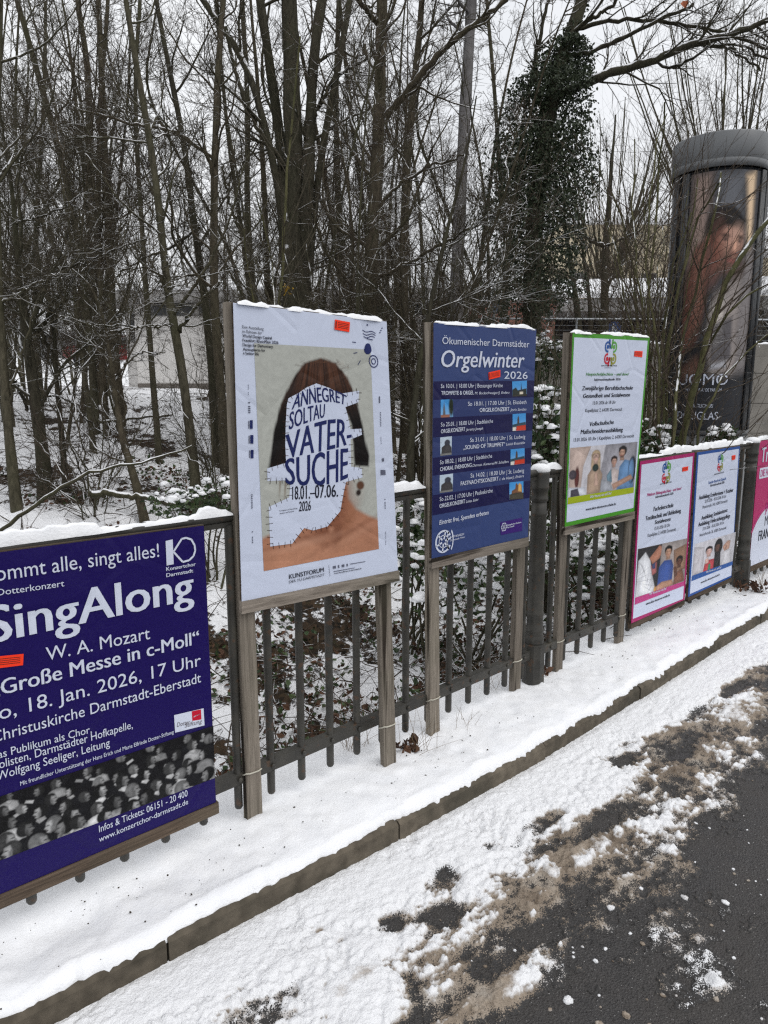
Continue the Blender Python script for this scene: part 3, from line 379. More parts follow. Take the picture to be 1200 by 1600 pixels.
# trodden dents under the purple poster
for (dx, dy, r, dp) in [(.62, 2.26, .05, .03), (.70, 2.22, .04, .02), (.95, 2.24, .035, .02), (.50, 2.20, .05, .02), (.8, 2.12, .06, .008), (2.35, 2.30, .05, .03), (1.05, 2.15, .07, .010)] + [(x_, y_ - .03, .028, -.012) for x_, y_ in ((1.365, 2.33), (1.41, 2.33), (2.08, 2.24), (2.44, 2.36), (3.135, 2.40), (3.315, 2.38), (3.57, 2.42), (4.262, 2.43))] + [(rs.uniform(.3, 6), rs.uniform(2.05, 2.32), rs.uniform(.008, .03), rs.uniform(.004, .014)) for _ in range(70)]:
    VZ -= dp * (1 + .5 * (noise(VX * 60, VY * 60, 79) - .5)) * np.exp(-((VX - dx) ** 2 + (VY - dy) ** 2) / (2 * r * r))
V, Fq = grid(VX, VY, VZ)
link('snowy_verge', mesh('snowy_verge', V, Fq, M_SNOW, True), kind='structure')

# kerbstones under the snow lip
M_KERB = plain('kerb_stone', (92, 86, 76), .9, .2, .35, 22, bump=.6)
_n, _l, _b = M_KERB.node_tree.nodes, M_KERB.node_tree.links, M_KERB.node_tree.nodes['Principled BSDF']
_g = _n.new('ShaderNodeNewGeometry'); _src = _b.inputs['Base Color'].links[0].from_socket
_tc = _n.new('ShaderNodeTexCoord'); _st = N(_n, 'ShaderNodeTexNoise', Scale=4.5, Detail=6); _l.new(_tc.outputs['Object'], _st.inputs['Vector'])
_c = mixc(_n, _l, math_(_n, _l, 'MULTIPLY', ramp(_n, _l, _st.outputs['Fac'], [(.5, (0, 0, 0)), (.66, (1, 1, 1))]), .6), _src, (.035, .034, .026))
_c = mixc(_n, _l, 1.0, _c, ramp(_n, _l, _g.outputs['Random Per Island'], [(0, (.62, .6, .58)), (1, (1.25, 1.22, 1.2))])); _n[_c.node.name].blend_type = 'MULTIPLY'; _l.new(_c, _b.inputs['Base Color'])
kb = MB(); kxs = np.arange(-6, 40, .98)
for i, x0 in enumerate(kxs):
    x1 = x0 + .972; y0, y1 = float(kerb_y(x0)), float(kerb_y(x1)); o = rs.uniform(-.004, .003)
    y0 += o; y1 += o + rs.uniform(-.002, .002); zt = -.040 + rs.uniform(-.003, .003); bv = .012
    prof = [(.0, -.4), (.0, zt - bv), (bv, zt), (.12, zt), (.12, -.4)]
    Vk = [(x0, y0 + a, z) for a, z in prof] + [(x1, y1 + a, z) for a, z in prof]
    kb.add(Vk, [(j, j + 5, j + 6, j + 1) for j in range(4)]); kb.poly([Vk[j] for j in range(5)]); kb.poly([Vk[j] for j in (9, 8, 7, 6, 5)])
kb.build('kerb', M_KERB, kind='structure')
mb = MB(); mb.add(np.concatenate([np.stack([vx, kerb_y(vx) + .10, np.full(len(vx), -.06)], 1), np.stack([vx, ledge(vx) - .03, np.full(len(vx), -.06)], 1)]), [(i, i + 1, i + 1 + len(vx), i + len(vx)) for i in range(len(vx) - 1)])
mb.build('verge_soil', M_KERB, kind='structure')

# asphalt
def asphalt_mat():
    m, n, l, b = mat('wet_asphalt'); tc = n.new('ShaderNodeTexCoord')
    v = N(n, 'ShaderNodeTexVoronoi', Scale=130); v2 = N(n, 'ShaderNodeTexVoronoi', Scale=330); a = N(n, 'ShaderNodeTexNoise', Scale=3.5, Detail=5); s = N(n, 'ShaderNodeTexNoise', Scale=170, Detail=2)
    for x in (v, v2, a, s): l.new(tc.outputs['Object'], x.inputs['Vector'])
    col = ramp(n, l, v.outputs['Color'], [(0, (.020, .019, .019)), (.6, (.041, .039, .038)), (.93, (.062, .058, .055)), (1, (.15, .14, .13))])
    col = mixc(n, l, .45, col, ramp(n, l, v2.outputs['Color'], [(0, (.022, .021, .022)), (.85, (.062, .058, .056)), (1, (.2, .19, .18))]))
    col = mixc(n, l, math_(n, l, 'MULTIPLY', ramp(n, l, a.outputs['Fac'], [(.4, (0, 0, 0)), (.7, (1, 1, 1))]), .5), col, (.062, .054, .047))
    col = mixc(n, l, ramp(n, l, s.outputs['Fac'], [(.70, (0, 0, 0)), (.74, (1, 1, 1))]), col, (.42, .41, .4))
    l.new(col, b.inputs['Base Color'])
    l.new(ramp(n, l, a.outputs['Fac'], [(.35, (.24,) * 3), (.65, (.5,) * 3)]), b.inputs['Roughness']); b.inputs['Specular IOR Level'].default_value = .3
    bump(n, l, b, math_(n, l, 'ADD', v.outputs['Distance'], math_(n, l, 'MULTIPLY', v2.outputs['Distance'], .5)), .7, .006)
    return m
M_ASPH = asphalt_mat()
rx = axis([(-200, -6, 30), (-6, 40, .5), (40, 400, 40)])
mb = MB(); rt = np.concatenate([[0.0, .5, 1.5, 4, 12, 60, 300]])
RX, RT = np.meshgrid(rx, rt); RY = kerb_y(np.clip(RX, -8, 40)) + .02 - RT
V, Fq = grid(RX, RY, np.full_like(RX, -.14)); 
link('road', mesh('road', V, Fq[:, ::-1], M_ASPH, False), kind='structure')

# trodden snow and brown slush lying on the asphalt
def slush_mat():
    m, n, l, b = mat('trodden_snow_and_slush'); tc = n.new('ShaderNodeTexCoord')
    at = n.new('ShaderNodeAttribute'); at.attribute_name = 'dirt'
    a = N(n, 'ShaderNodeTexNoise', Scale=22, Detail=7, Roughness=.7); c = N(n, 'ShaderNodeTexNoise', Scale=130, Detail=4); g = N(n, 'ShaderNodeTexNoise', Scale=7, Detail=4)
    for x in (a, c, g): l.new(tc.outputs['Object'], x.inputs['Vector'])
    k = math_(n, l, 'ADD', at.outputs['Fac'], math_(n, l, 'MULTIPLY', math_(n, l, 'SUBTRACT', a.outputs['Fac'], .5), .8))
    slush = ramp(n, l, g.outputs['Fac'], [(.3, (.17, .13, .095)), (.55, (.33, .27, .21)), (.75, (.46, .42, .37))])
    slush = mixc(n, l, math_(n, l, 'MULTIPLY', ramp(n, l, c.outputs['Fac'], [(.5, (0, 0, 0)), (.68, (1, 1, 1))]), .5), slush, (.1, .08, .06))
    col = mixc(n, l, ramp(n, l, k, [(.35, (0, 0, 0)), (.62, (1, 1, 1))]), (.85, .855, .87), slush)
    th = n.new('ShaderNodeAttribute'); th.attribute_name = 'thin'; sp = N(n, 'ShaderNodeTexNoise', Scale=230, Detail=3); l.new(tc.outputs['Object'], sp.inputs['Vector'])
    bare = math_(n, l, 'ADD', th.outputs['Fac'], math_(n, l, 'MULTIPLY', math_(n, l, 'SUBTRACT', sp.outputs['Fac'], .5), 1.6))
    col = mixc(n, l, ramp(n, l, bare, [(.50, (0, 0, 0)), (.58, (1, 1, 1))]), col, (.042, .040, .039)); l.new(col, b.inputs['Base Color'])
    l.new(ramp(n, l, k, [(.35, (.75,) * 3), (.7, (.42,) * 3)]), b.inputs['Roughness']); b.inputs['Specular IOR Level'].default_value = .3
    bump(n, l, b, math_(n, l, 'ADD', a.outputs['Fac'], math_(n, l, 'MULTIPLY', c.outputs['Fac'], .6)), .75, .014)
    return m
M_SLUSH = slush_mat()
sx_ = axis([(-4, .2, .06), (.2, 3.4, .0065), (3.4, 6.5, .014), (6.5, 16, .08)])
st_ = axis([(0, 1.5, .0065), (1.5, 2.6, .03)])
SX, ST = np.meshgrid(sx_, st_); SY = kerb_y(SX) + .006 - ST
wx = SX + .10 * (fbm(SX * 3, SY * 3, 3, 90) - .5); wy = SY + .10 * (fbm(SX * 3, SY * 3, 3, 91) - .5)
base = np.interp(ST, [0, .08, .22, .38, .58, .8, 1.1, 3], [1.25, 1.1, .92, .66, .42, .17, .0, -.1])
base = base + .10 * sstep(2.0, 1.0, SX) * sstep(.2, .5, ST) - .30 * sstep(2.2, 3.6, SX) * sstep(.16, .34, ST)
big = fbm(wx * 1.9, wy * 3.0, 4, 101) - .5; mid = fbm(wx * 5.5, wy * 10, 5, 102, .6) - .5; fine = fbm(SX * 30, SY * 38, 4, 103, .65) - .5
S = base + 1.15 * big + 1.0 * mid + .75 * fine + .55 * sstep(.35, .7, ST) * (fbm(wx * 1.7 + 3, wy * 3.2, 3, 130) - .42)
for (px_, py_, r0, r1, amp) in [(1.22, 1.50, .13, .08, .30), (1.60, 1.22, .17, .06, .34), (1.95, 1.38, .16, .07, .32), (2.35, 1.45, .2, .05, .25), (2.05, 1.16, .06, .05, .30), (3.9, 1.52, .5, .14, .38), (4.8, 1.6, .6, .16, .30),
                               (2.9, 1.62, .16, .08, .42), (1.58, 1.22, .14, .05, .3), (2.55, 1.12, .08, .05, .45), (2.12, .80, .05, .04, .55), (1.98, 1.02, .04, .03, .5), (2.75, 1.22, .1, .04, .4), (1.70, 1.56, .08, .05, -.75), (1.52, 1.66, .05, .04, -.6), (1.85, 1.72, .06, .04, -.5), (3.1, 1.72, .09, .05, -.6), (3.4, 1.55, .16, .06, -.7), (4.4, 1.72, .2, .05, -.6), (1.38, 1.42, .06, .05, -.6), (1.86, 1.28, .06, .04, -.6), (2.2, 1.55, .12, .04, -.5), (3.94, 1.73, .14, .05, -.6), (2.42, 1.66, .10, .05, -.55), (1.27, 1.30, .1, .05, -.3), (2.08, 1.70, .05, .04, -.6), (2.6, 1.50, .16, .05, -.5), (1.0, 1.62, .07, .05, -.4)]:
    S = S + amp * np.exp(-(((SX - px_) / r0) ** 2 + ((SY - py_) / r1) ** 2))
thick = sstep(.30, .95, S)
h = -.14 + np.where(S > .17, .002 + .013 * thick + .012 * sstep(.45, .95, S) + .003 * sstep(.30, .40, S), -.012)
h = h + sstep(.3, .9, S) * (.007 * mid + .007 * fine) + sstep(.17, .3, S) * (.003 * fine + .004 * (noise(SX * 90, SY * 90, 104) - .5)) - .006 * sstep(.05, .0, ST)
h = np.where(S <= .17, -.14 - .02 * sstep(.17, .10, S) - .002, h)
dirt = sstep(.86, .44, S) * .62 + 1.0 * (fbm(wx * 2.8, wy * 5.5, 4, 110, .6) - .5) + .12 * sstep(2.2, 4.5, SX) * sstep(.25, .5, ST) - .25 * sstep(.3, .1, ST)
for (px_, py_, r0, r1, amp) in [(1.25, 1.54, .14, .06, .5), (1.58, 1.24, .18, .07, .6), (1.95, 1.40, .14, .06, .5), (2.35, 1.46, .22, .07, .45), (3.8, 1.50, .6, .12, .45), (4.9, 1.62, .7, .14, .4), (2.9, 1.62, .2, .05, .3), (1.05, 1.40, .1, .05, .4)]:
    dirt = dirt + amp * np.exp(-(((SX - px_) / r0) ** 2 + ((SY - py_) / r1) ** 2))
V, Fq = grid(SX, SY, h)
hf = h.ravel()[Fq].max(1) > -.147
link('road_snow', mesh('road_snow', V, Fq[hf][:, ::-1], M_SLUSH, True, colors={'dirt': dirt.ravel(), 'thin': (sstep(.85, .14, S) * .86 + .10 * (fbm(SX * 14, SY * 14, 3, 120) - .5)).ravel()}), kind='structure')
# loose lumps of ice and slush on the bare asphalt
def lump(mbx, c, r, seed, mi=0, flat=.55):
    rg = np.random.RandomState(seed); nu, nv = 9, 6
    th = np.linspace(0, 2 * math.pi, nu, endpoint=False); ph = np.linspace(.05, math.pi * .62, nv)
    rr = r * (1 + .5 * (rg.rand(nv, nu) - .5)); rr[0] = rr[0].mean()
    el = rg.uniform(.6, 1.3)
    V = np.array([(c[0] + rr[i, j] * math.sin(ph[i]) * math.cos(th[j]) * el, c[1] + rr[i, j] * math.sin(ph[i]) * math.sin(th[j]), c[2] + rr[i, j] * math.cos(ph[i]) * flat) for i in range(nv) for j in range(nu)])
    F = [(i * nu + j, (i + 1) * nu + j, (i + 1) * nu + (j + 1) % nu, i * nu + (j + 1) % nu) for i in range(nv - 1) for j in range(nu)]
    mbx.add(V, F, mi); mbx.order.append((np.arange(nu)[None] + mbx.n - nu * nv, mi))
mb = MB()
for i in range(420):
    x = rs.uniform(.6, 5.5); s = rs.uniform(.35, 1.5) 
    lump(mb, (x, float(kerb_y(x)) - s, -.139), rs.choice([.004, .006, .009, .014], p=[.45, .3, .17, .08]), i, 0)
me = mb.mesh('slush_lumps', [M_SLUSH], True)
at = me.attributes.new('dirt', 'FLOAT', 'POINT'); at.data.foreach_set('value', np.repeat(rs.uniform(.1, .9, 420), 54).astype(np.float32))
link('slush_lumps', me, kind='stuff', label='small lumps of ice and brown slush strewn over the bare asphalt', category='slush')

# grit and bits of bark lying on the verge snow
mb = MB()
for i in range(260):
    x = rs.uniform(.2, 6.5); f = rs.rand() ** 1.6; y = float(fence_y(x)) - .03 - f * .30
    lump(mb, (x, y, rs.uniform(.0, .004)), rs.choice([.0018, .003, .0045], p=[.6, .3, .1]), 5000 + i, 0, .6)
M_GRIT = plain('dark_grit', (58, 48, 38), .9)
link('verge_grit', mb.mesh('verge_grit', M_GRIT, False), kind='stuff', label='dark grit and bits of bark sprinkled on the snow along the railing', category='grit')

# ================================================================== RAILING
RAIL_Z = 1.220
def rail_section(x0, x1, bals, label):
    c = ((x0 + x1) / 2, float(fence_y((x0 + x1) / 2)), 0)
    t = thing('railing_section', label, 'railing', c, 'iron railing sections along the verge')
    p0 = np.array([x0, float(fence_y(x0)), 0]); p1 = np.array([x1, float(fence_y(x1)), 0])
    ax = (p1 - p0) / np.linalg.norm(p1 - p0); ay = np.array([-ax[1], ax[0], 0]); fr = (p0, ax, ay); L = np.linalg.norm(p1 - p0)
    mb = MB(); n = 16
    mb.tube([p0 + ax * (L * i / n) + np.array([0, 0, RAIL_Z]) for i in range(n + 1)], .021, 12)
    mb.build('handrail', M_IRON, t, True)
    MB().fbox(fr, (0.0, -.012, RAIL_Z - .038), (L, .012, RAIL_Z - .019)).build('rail_bar', M_IRON, t)
    mb = MB().fbox(fr, (0, -.020, .158), (L, .020, .206)); mb.build('bottom_rail', M_IRON, t)
    for bx in bals:
        y = float(fence_y(bx)); mb = MB()
        mb.tube([(bx, y, RAIL_Z - .03), (bx, y, .2065)], .0165, 10, caps=False)
        mb.tube([(bx, y, .1575), (bx, y, .062), (bx, y, .054), (bx, y, .05)], [.0165, .0165, .012, .004], 10, caps=False)
        mb.tube([(bx, y - .0195, .182), (bx, y - .0255, .182), (bx, y - .028, .182)], [.011, .010, .003], 8)
        mb.build('baluster', M_IRON, t, True)
    return t
def cast_post(x, label):
    y = float(fence_y(x)) + .0; c = (x, y, 0)
    t = thing('railing_post', label, 'railing post', c, 'cast iron railing posts')
    MB().lathe([(.066, -.3), (.066, .03), (.064, .20), (.062, .235), (.05, .24)], c, 10).build('plinth', M_IRON, t)
    prof = [(.078, .24), (.083, .252), (.083, .275), (.074, .285), (.074, .30), (.079, .31), (.079, .325), (.071, .335), (.071, .40), (.075, .408), (.075, .418), (.070, .428), (.066, .98), (.070, .985), (.070, 1.0), (.064, 1.008), (.064, 1.06)]
    prof = [(r * .66, z) for r, z in prof]
    MB().lathe(prof, c, 28).build('shaft', M_IRON, t, True)
    prof = [(.064, 1.06), (.074, 1.066), (.074, 1.08), (.069, 1.088), (.069, 1.12), (.078, 1.128), (.078, 1.145), (.075, 1.15), (.079, 1.215), (.076, 1.225)]
    prof = [(r * .66, z) for r, z in prof]
    MB().lathe(prof, c, 28).build('capital', M_IRON, t, True)
    return t
cast_post(.13, 'cast iron railing post at the near end of the railing beside the purple poster')
post_mid = cast_post(3.315, 'cast iron railing post between the organ concert board and the green edged board')
post_far = cast_post(6.30, 'dark cast iron railing post between the blue edged poster and the crimson poster')
cast_post(9.29, 'cast iron railing post at the far end beyond the crimson poster')
rail_section(.18, 3.265, [.248 + .1553 * i for i in range(20)], 'iron railing section behind the purple poster, the portrait poster and the organ concert poster')
rail_section(3.365, 6.25, [3.459 + .1553 * i for i in range(18)], 'iron railing section behind the green, magenta and blue edged school posters')
rail_section(6.35, 9.24, [6.44 + .1553 * i for i in range(18)], 'iron railing section behind the crimson poster')
# snow lying along the rail and on the post tops
def snow_ridge(name, label, P0, P1, w, hgt, z, step=.012, seed=0, gaps=.15):
    P0 = np.array(P0, float); P1 = np.array(P1, float); L = np.linalg.norm((P1 - P0)[:2]); n = max(6, int(L / step)); m = 9
    ax = (P1 - P0)[:2] / L; ay = np.array([-ax[1], ax[0]])
    t = np.linspace(0, 1, n); s = t * L + seed * 7.7
    hh = hgt * (.55 + .9 * (fbm(s * 6, s * 0, 3, seed) - .25) * 1.3 + .5 * (noise(s * 40, s * 0, seed + 3) - .5)) * np.clip(np.minimum(t, 1 - t) * L / .03, .15, 1)
    hh = np.clip(hh, .003, None); hh *= np.where(fbm(s * 3, s * 0, 2, seed + 9) < gaps + .12, .35, 1)
    ww = w * (.9 + .5 * (noise(s * 14, s * 0, seed + 5) - .5))
    a = np.linspace(-1, 1, m)
    X, A = np.meshgrid(np.arange(n), a, indexing='ij')
    off = A * ww[:, None] * .5 + .3 * w * (noise(s * 9, s * 0, seed + 12) - .5)[:, None] * .6; zz = hh[:, None] * np.sqrt(np.clip(1 - A ** 4, 0, 1)) + .009 * (fbm(s[:, None] * 45, A * 3, 3, seed + 7) - .5) - .002
    zz = np.where(np.abs(A) > .99, -.006, zz)
    B = P0[None] + (P1 - P0)[None] * t[:, None]
    V = np.stack([B[:, None, 0] + ay[0] * off, B[:, None, 1] + ay[1] * off, np.interp(t, [0, 1], z if np.ndim(z) else [z, z])[:, None] + zz], -1).reshape(-1, 3)
    i = np.arange(n - 1)[:, None] * m + np.arange(m - 1)[None]
    F = np.stack([i, i + m, i + m + 1, i + 1], -1).reshape(-1, 4)
    c = (P0 + P1) / 2; c = np.array([c[0], c[1], np.mean(z)])
    o = link(name, mesh(name, V - c, F, M_SNOW, True)); o.location = c
    return tag(o, label, 'snow', 'snow lying on rails and board tops')
fy = lambda x: (x, float(fence_y(x)))
snow_ridge('snow_ridge', 'long ridge of snow on the handrail above the purple poster', fy(.18), fy(1.345), .046, .036, RAIL_Z + .014, seed=1)
snow_ridge('snow_ridge', 'short ridge of snow on the handrail between the portrait board and the organ concert board', fy(2.08), fy(2.37), .046, .034, RAIL_Z + .014, seed=2, gaps=0)
snow_ridge('snow_ridge', 'snow on the short bit of handrail left of the green edged board', fy(3.37), fy(3.5), .045, .036, RAIL_Z + .014, seed=3, gaps=0)
snow_ridge('snow_ridge', 'ridge of snow on the handrail above the magenta and blue edged posters', fy(4.31), fy(6.26), .048, .04, RAIL_Z + .012, seed=4)
snow_ridge('snow_ridge', 'ridge of snow on the handrail above the crimson poster', fy(6.36), fy(9.2), .048, .04, RAIL_Z + .012, seed=5)
def snow_cap(post, x, seed):
    y = float(fence_y(x)) ; mb = MB(); c = (x, y, 1.222)
    a = np.arange(20) * 2 * math.pi / 20; rg = np.random.RandomState(seed); w = 1 + .12 * np.convolve(np.tile(rg.rand(20) - .5, 3), np.ones(3) / 3, 'same')[20:40]
    prof = [(.046, 0), (.055, .008), (.054, .024), (.043, .039), (.024, .046), (.004, .048)]
    V = [(r * w[j] * math.cos(a[j]), r * w[j] * math.sin(a[j]), z) for r, z in prof for j in range(20)]
    mb.add(V, [(i * 20 + j, i * 20 + (j + 1) % 20, (i + 1) * 20 + (j + 1) % 20, (i + 1) * 20 + j) for i in range(5) for j in range(20)])
    o = link('snow_cap', mb.mesh('snow_cap', M_SNOW, True), post); o.location = (0, 0, 1.222)
snow_cap(post_mid, 3.315, 1)
snow_cap(post_far, 6.30, 2)
# ================================================================== NOTICE BOARDS AND POSTERS
_tc = {}
def glyphs(s, bold, shear):
    key = (s, bold, shear)
    if key in _tc: return _tc[key]
    cu = bpy.data.curves.new('t', 'FONT'); cu.body = s; cu.size = 1; cu.shear = shear; cu.resolution_u = 3; cu.fill_mode = 'FRONT'
    o = bpy.data.objects.new('t', cu); COL.objects.link(o)
    dg = bpy.context.evaluated_depsgraph_get(); me = o.evaluated_get(dg).to_mesh()
    V = np.zeros(len(me.vertices) * 3, np.float32); me.vertices.foreach_get('co', V); V = V.reshape(-1, 3)[:, :2].copy()
    me.calc_loop_triangles(); F = np.zeros(len(me.loop_triangles) * 3, np.int32); me.loop_triangles.foreach_get('vertices', F); F = F.reshape(-1, 3)
    o.evaluated_get(dg).to_mesh_clear(); bpy.data.objects.remove(o); bpy.data.curves.remove(cu)
    if bold:   # heavier strokes: two more copies set a little to either side
        n_ = len(V); V = np.concatenate([V - [bold, 0], V, V + [bold, 0]]); F = np.concatenate([F, F + n_, F + 2 * n_])
    _tc[key] = (V, F); return V, F
CAPH = float(glyphs('H', 0, 0)[0][:, 1].max())
STY = dict(l=(0, 0), r=(0, 0), b=(.016, 0), B=(.020, 0), i=(0, .22), ri=(.012, .16), bi=(.014, .16), Bi=(.018, .12))
class Board:
    def __init__(s, key):
        s.d = POSTERS[key]; s.C = [np.array(c) for c in s.d['C']]  # TL TR BR BL
        a = s.C[1] - s.C[0]; s.n = np.array([a[1], -a[0], 0]); s.n /= np.linalg.norm(s.n)
        s.ax = np.array([-s.n[1], s.n[0], 0])
    def p(s, u, v, off=0):
        u = np.asarray(u, float)[..., None]; v = np.asarray(v, float)[..., None]
        return (s.C[3] * (1 - u) + s.C[2] * u) * (1 - v) + (s.C[0] * (1 - u) + s.C[1] * u) * v + s.n * off
def slab(b, u0, v0, u1, v1, o0, o1, mbx=None):
    mbx = mbx or MB(); q = [(u0, v0), (u1, v0), (u1, v1), (u0, v1)]
    F_ = [b.p(*c, o1) for c in q]; K = [b.p(*c, o0) for c in q]
    return mbx.add(K + F_, [(3, 2, 1, 0), (4, 5, 6, 7), (0, 1, 5, 4), (1, 2, 6, 5), (2, 3, 7, 6), (3, 0, 4, 7)])
def flat(b, name, polys, mats, parent, off, mi=None):
    mbx = MB()
    for i, P in enumerate(polys):
        P = np.array(P); A = np.sum(P[:, 0] * np.roll(P[:, 1], -1) - np.roll(P[:, 0], -1) * P[:, 1])
        if A < 0: P = P[::-1]
        mbx.poly(b.p(P[:, 0], P[:, 1], off), mi[i] if mi else 0)
    return mbx.build(name, mats, parent)
def arc(c, rx, ry, a0, a1, w, n=14):
    a = np.linspace(a0, a1, n); o = [(c[0] + rx * math.cos(t), c[1] + ry * math.sin(t)) for t in a]
    return o + [(c[0] + rx * (1 - w) * math.cos(t), c[1] + ry * (1 - w) * math.sin(t)) for t in a[::-1]]
def stroke(pts, w, asp):
    P = np.array(pts) * [asp, 1]; T = np.gradient(P, axis=0); T /= np.linalg.norm(T, axis=1, keepdims=True) + 1e-9; Nn = np.stack([-T[:, 1], T[:, 0]], 1)
    return [tuple(q) for q in np.concatenate([P + Nn * w, (P - Nn * w)[::-1]]) / [asp, 1]]
def lettering(b, parent, off):
    mats = []; mbx = MB()
    def mi(c):
        m = MP[c]
        if m not in mats: mats.append(m)
        return mats.index(m)
    for (s, u0, v0, u1, v1, hh, st, col) in b.d['T']:
        V, F = glyphs(s, *STY[st]); x0, x1 = V[:, 0].min(), V[:, 0].max()
        t = (V[:, 0] - x0) / (x1 - x0); u = u0 + (u1 - u0) * t; v = v0 + (v1 - v0) * t + V[:, 1] / CAPH * hh
        lay = np.repeat([0, .0002, .0004], len(u) // 3) if STY[st][0] else 0
        MB().add(b.p(u, v) + b.n * (off + np.reshape(lay, (-1, 1))), F).build('lettering', MP[col], parent)
    for (s, B0, T0) in b.d.get('W', []):
        V, F = glyphs(s, .018, 0); x0, x1 = V[:, 0].min(), V[:, 0].max(); t = (V[:, 0] - x0) / (x1 - x0)
        y = V[:, 1] / (CAPH if s[0] not in '12' else CAPH)
        def cur(P):
            P = np.array(P); d = np.linspace(0, 1, len(P)); k = np.polyfit(d, P[:, 0], min(2, len(P) - 1)); k2 = np.polyfit(d, P[:, 1], min(3, len(P) - 1))
            return np.polyval(k, t), np.polyval(k2, t)
        bu, bv = cur(B0); tu, tv = cur(T0)
        MB().add(b.p(bu + (tu - bu) * y, bv + (tv - bv) * y) + b.n * (off + np.repeat([0, .0002, .0004], len(y) // 3)[:, None]), F).build('lettering', MP['navy' if s[0] not in '12' else 'ink'], parent)
# ---- printed pictures: smooth colour fields on a fine grid
def Epm(X, Y, cx, cy, rx, ry, rot=0, soft=.03):
    c, s = math.cos(rot), math.sin(rot); x = (X - cx) * c + (Y - cy) * s; y = -(X - cx) * s + (Y - cy) * c
    d = (np.sqrt((x / rx) ** 2 + (y / ry) ** 2) - 1) * min(rx, ry); return np.clip(.5 - d / soft, 0, 1)
def Pm(X, Y, pts, soft=.02):
    P = np.array(pts, float); d = np.full(X.shape, 1e9); ins = np.zeros(X.shape, bool)
    for a, c in zip(P, np.roll(P, -1, 0)):
        e = c - a; w0, w1 = X - a[0], Y - a[1]; t = np.clip((w0 * e[0] + w1 * e[1]) / (e @ e + 1e-12), 0, 1)
        d = np.minimum(d, (w0 - e[0] * t) ** 2 + (w1 - e[1] * t) ** 2)
        cr = ((a[1] <= Y) & (c[1] > Y)) | ((c[1] <= Y) & (a[1] > Y))
        with np.errstate(divide='ignore', invalid='ignore'): xi = a[0] + (Y - a[1]) / (c[1] - a[1]) * e[0]
        ins ^= cr & (X < xi)
    d = np.sqrt(d); d = np.where(ins, -d, d); return np.clip(.5 - d / soft, 0, 1)
class Paint:
    """canvas, x to the right 0..asp, y DOWN 0..1"""
    def __init__(s, nx, ny, asp, bg, vol=0):
        s.asp = asp; s.vol = vol; s.X, s.Y = np.meshgrid(np.linspace(0, asp, nx), np.linspace(0, 1, ny)); s.I = np.ones((ny, nx, 3)) * lin(bg)
    def put(s, m, c, op=1, f=None):
        c = lin(c) if not isinstance(c, np.ndarray) else c
        if f is not None: c = c * f[..., None]
        s.I = s.I * (1 - (m * op)[..., None]) + c * (m * op)[..., None]; return s
    def e(s, cx, cy, rx, ry, c, rot=0, soft=.02, op=1):
        f = None
        if s.vol and op == 1: f = 1.12 - s.vol * np.clip(((s.X - cx) / rx) ** 2 + ((s.Y - cy) / ry) ** 2, 0, 1) - .35 * s.vol * np.clip((s.X - cx) / rx, -1, 1)
        return s.put(Epm(s.X, s.Y, cx, cy, rx, ry, rot, soft), c, op, f)
    def p(s, pts, c, soft=.02, op=1):
        f = None
        if s.vol and op == 1:
            w = .35 * min(np.ptp(np.array(pts)[:, 0]), np.ptp(np.array(pts)[:, 1])); dep = (.5 - Pm(s.X, s.Y, pts, 2 * w)) * -2
            f = 1.14 - 1.15 * s.vol * (1 - np.clip(dep, 0, 1)) ** 1.5 + .22 * (fbm(s.X * 22 + 40 * pts[0][0], s.Y * 6, 3, 230) - .5)
        return s.put(Pm(s.X, s.Y, pts, soft), c, op, f)
def photo(b, quad, P, parent, off, name='printed_photo'):
    ny, nx, _ = P.I.shape; s, t = np.meshgrid(np.linspace(0, 1, nx), np.linspace(0, 1, ny)); q = np.array(quad)
    uv = ((q[0] * (1 - s[..., None]) + q[1] * s[..., None]) * (1 - t[..., None]) + (q[3] * (1 - s[..., None]) + q[2] * s[..., None]) * t[..., None])
    V = b.p(uv[..., 0], uv[..., 1], off); o, F = grid(V[..., 0], V[..., 1], V[..., 2])
    return link(name, mesh(name, V.reshape(-1, 3) - rootloc(parent), F[:, ::-1], M_PHOTO, False, colors={'print': np.clip(P.I, 0, 1).reshape(-1, 3)}), parent)
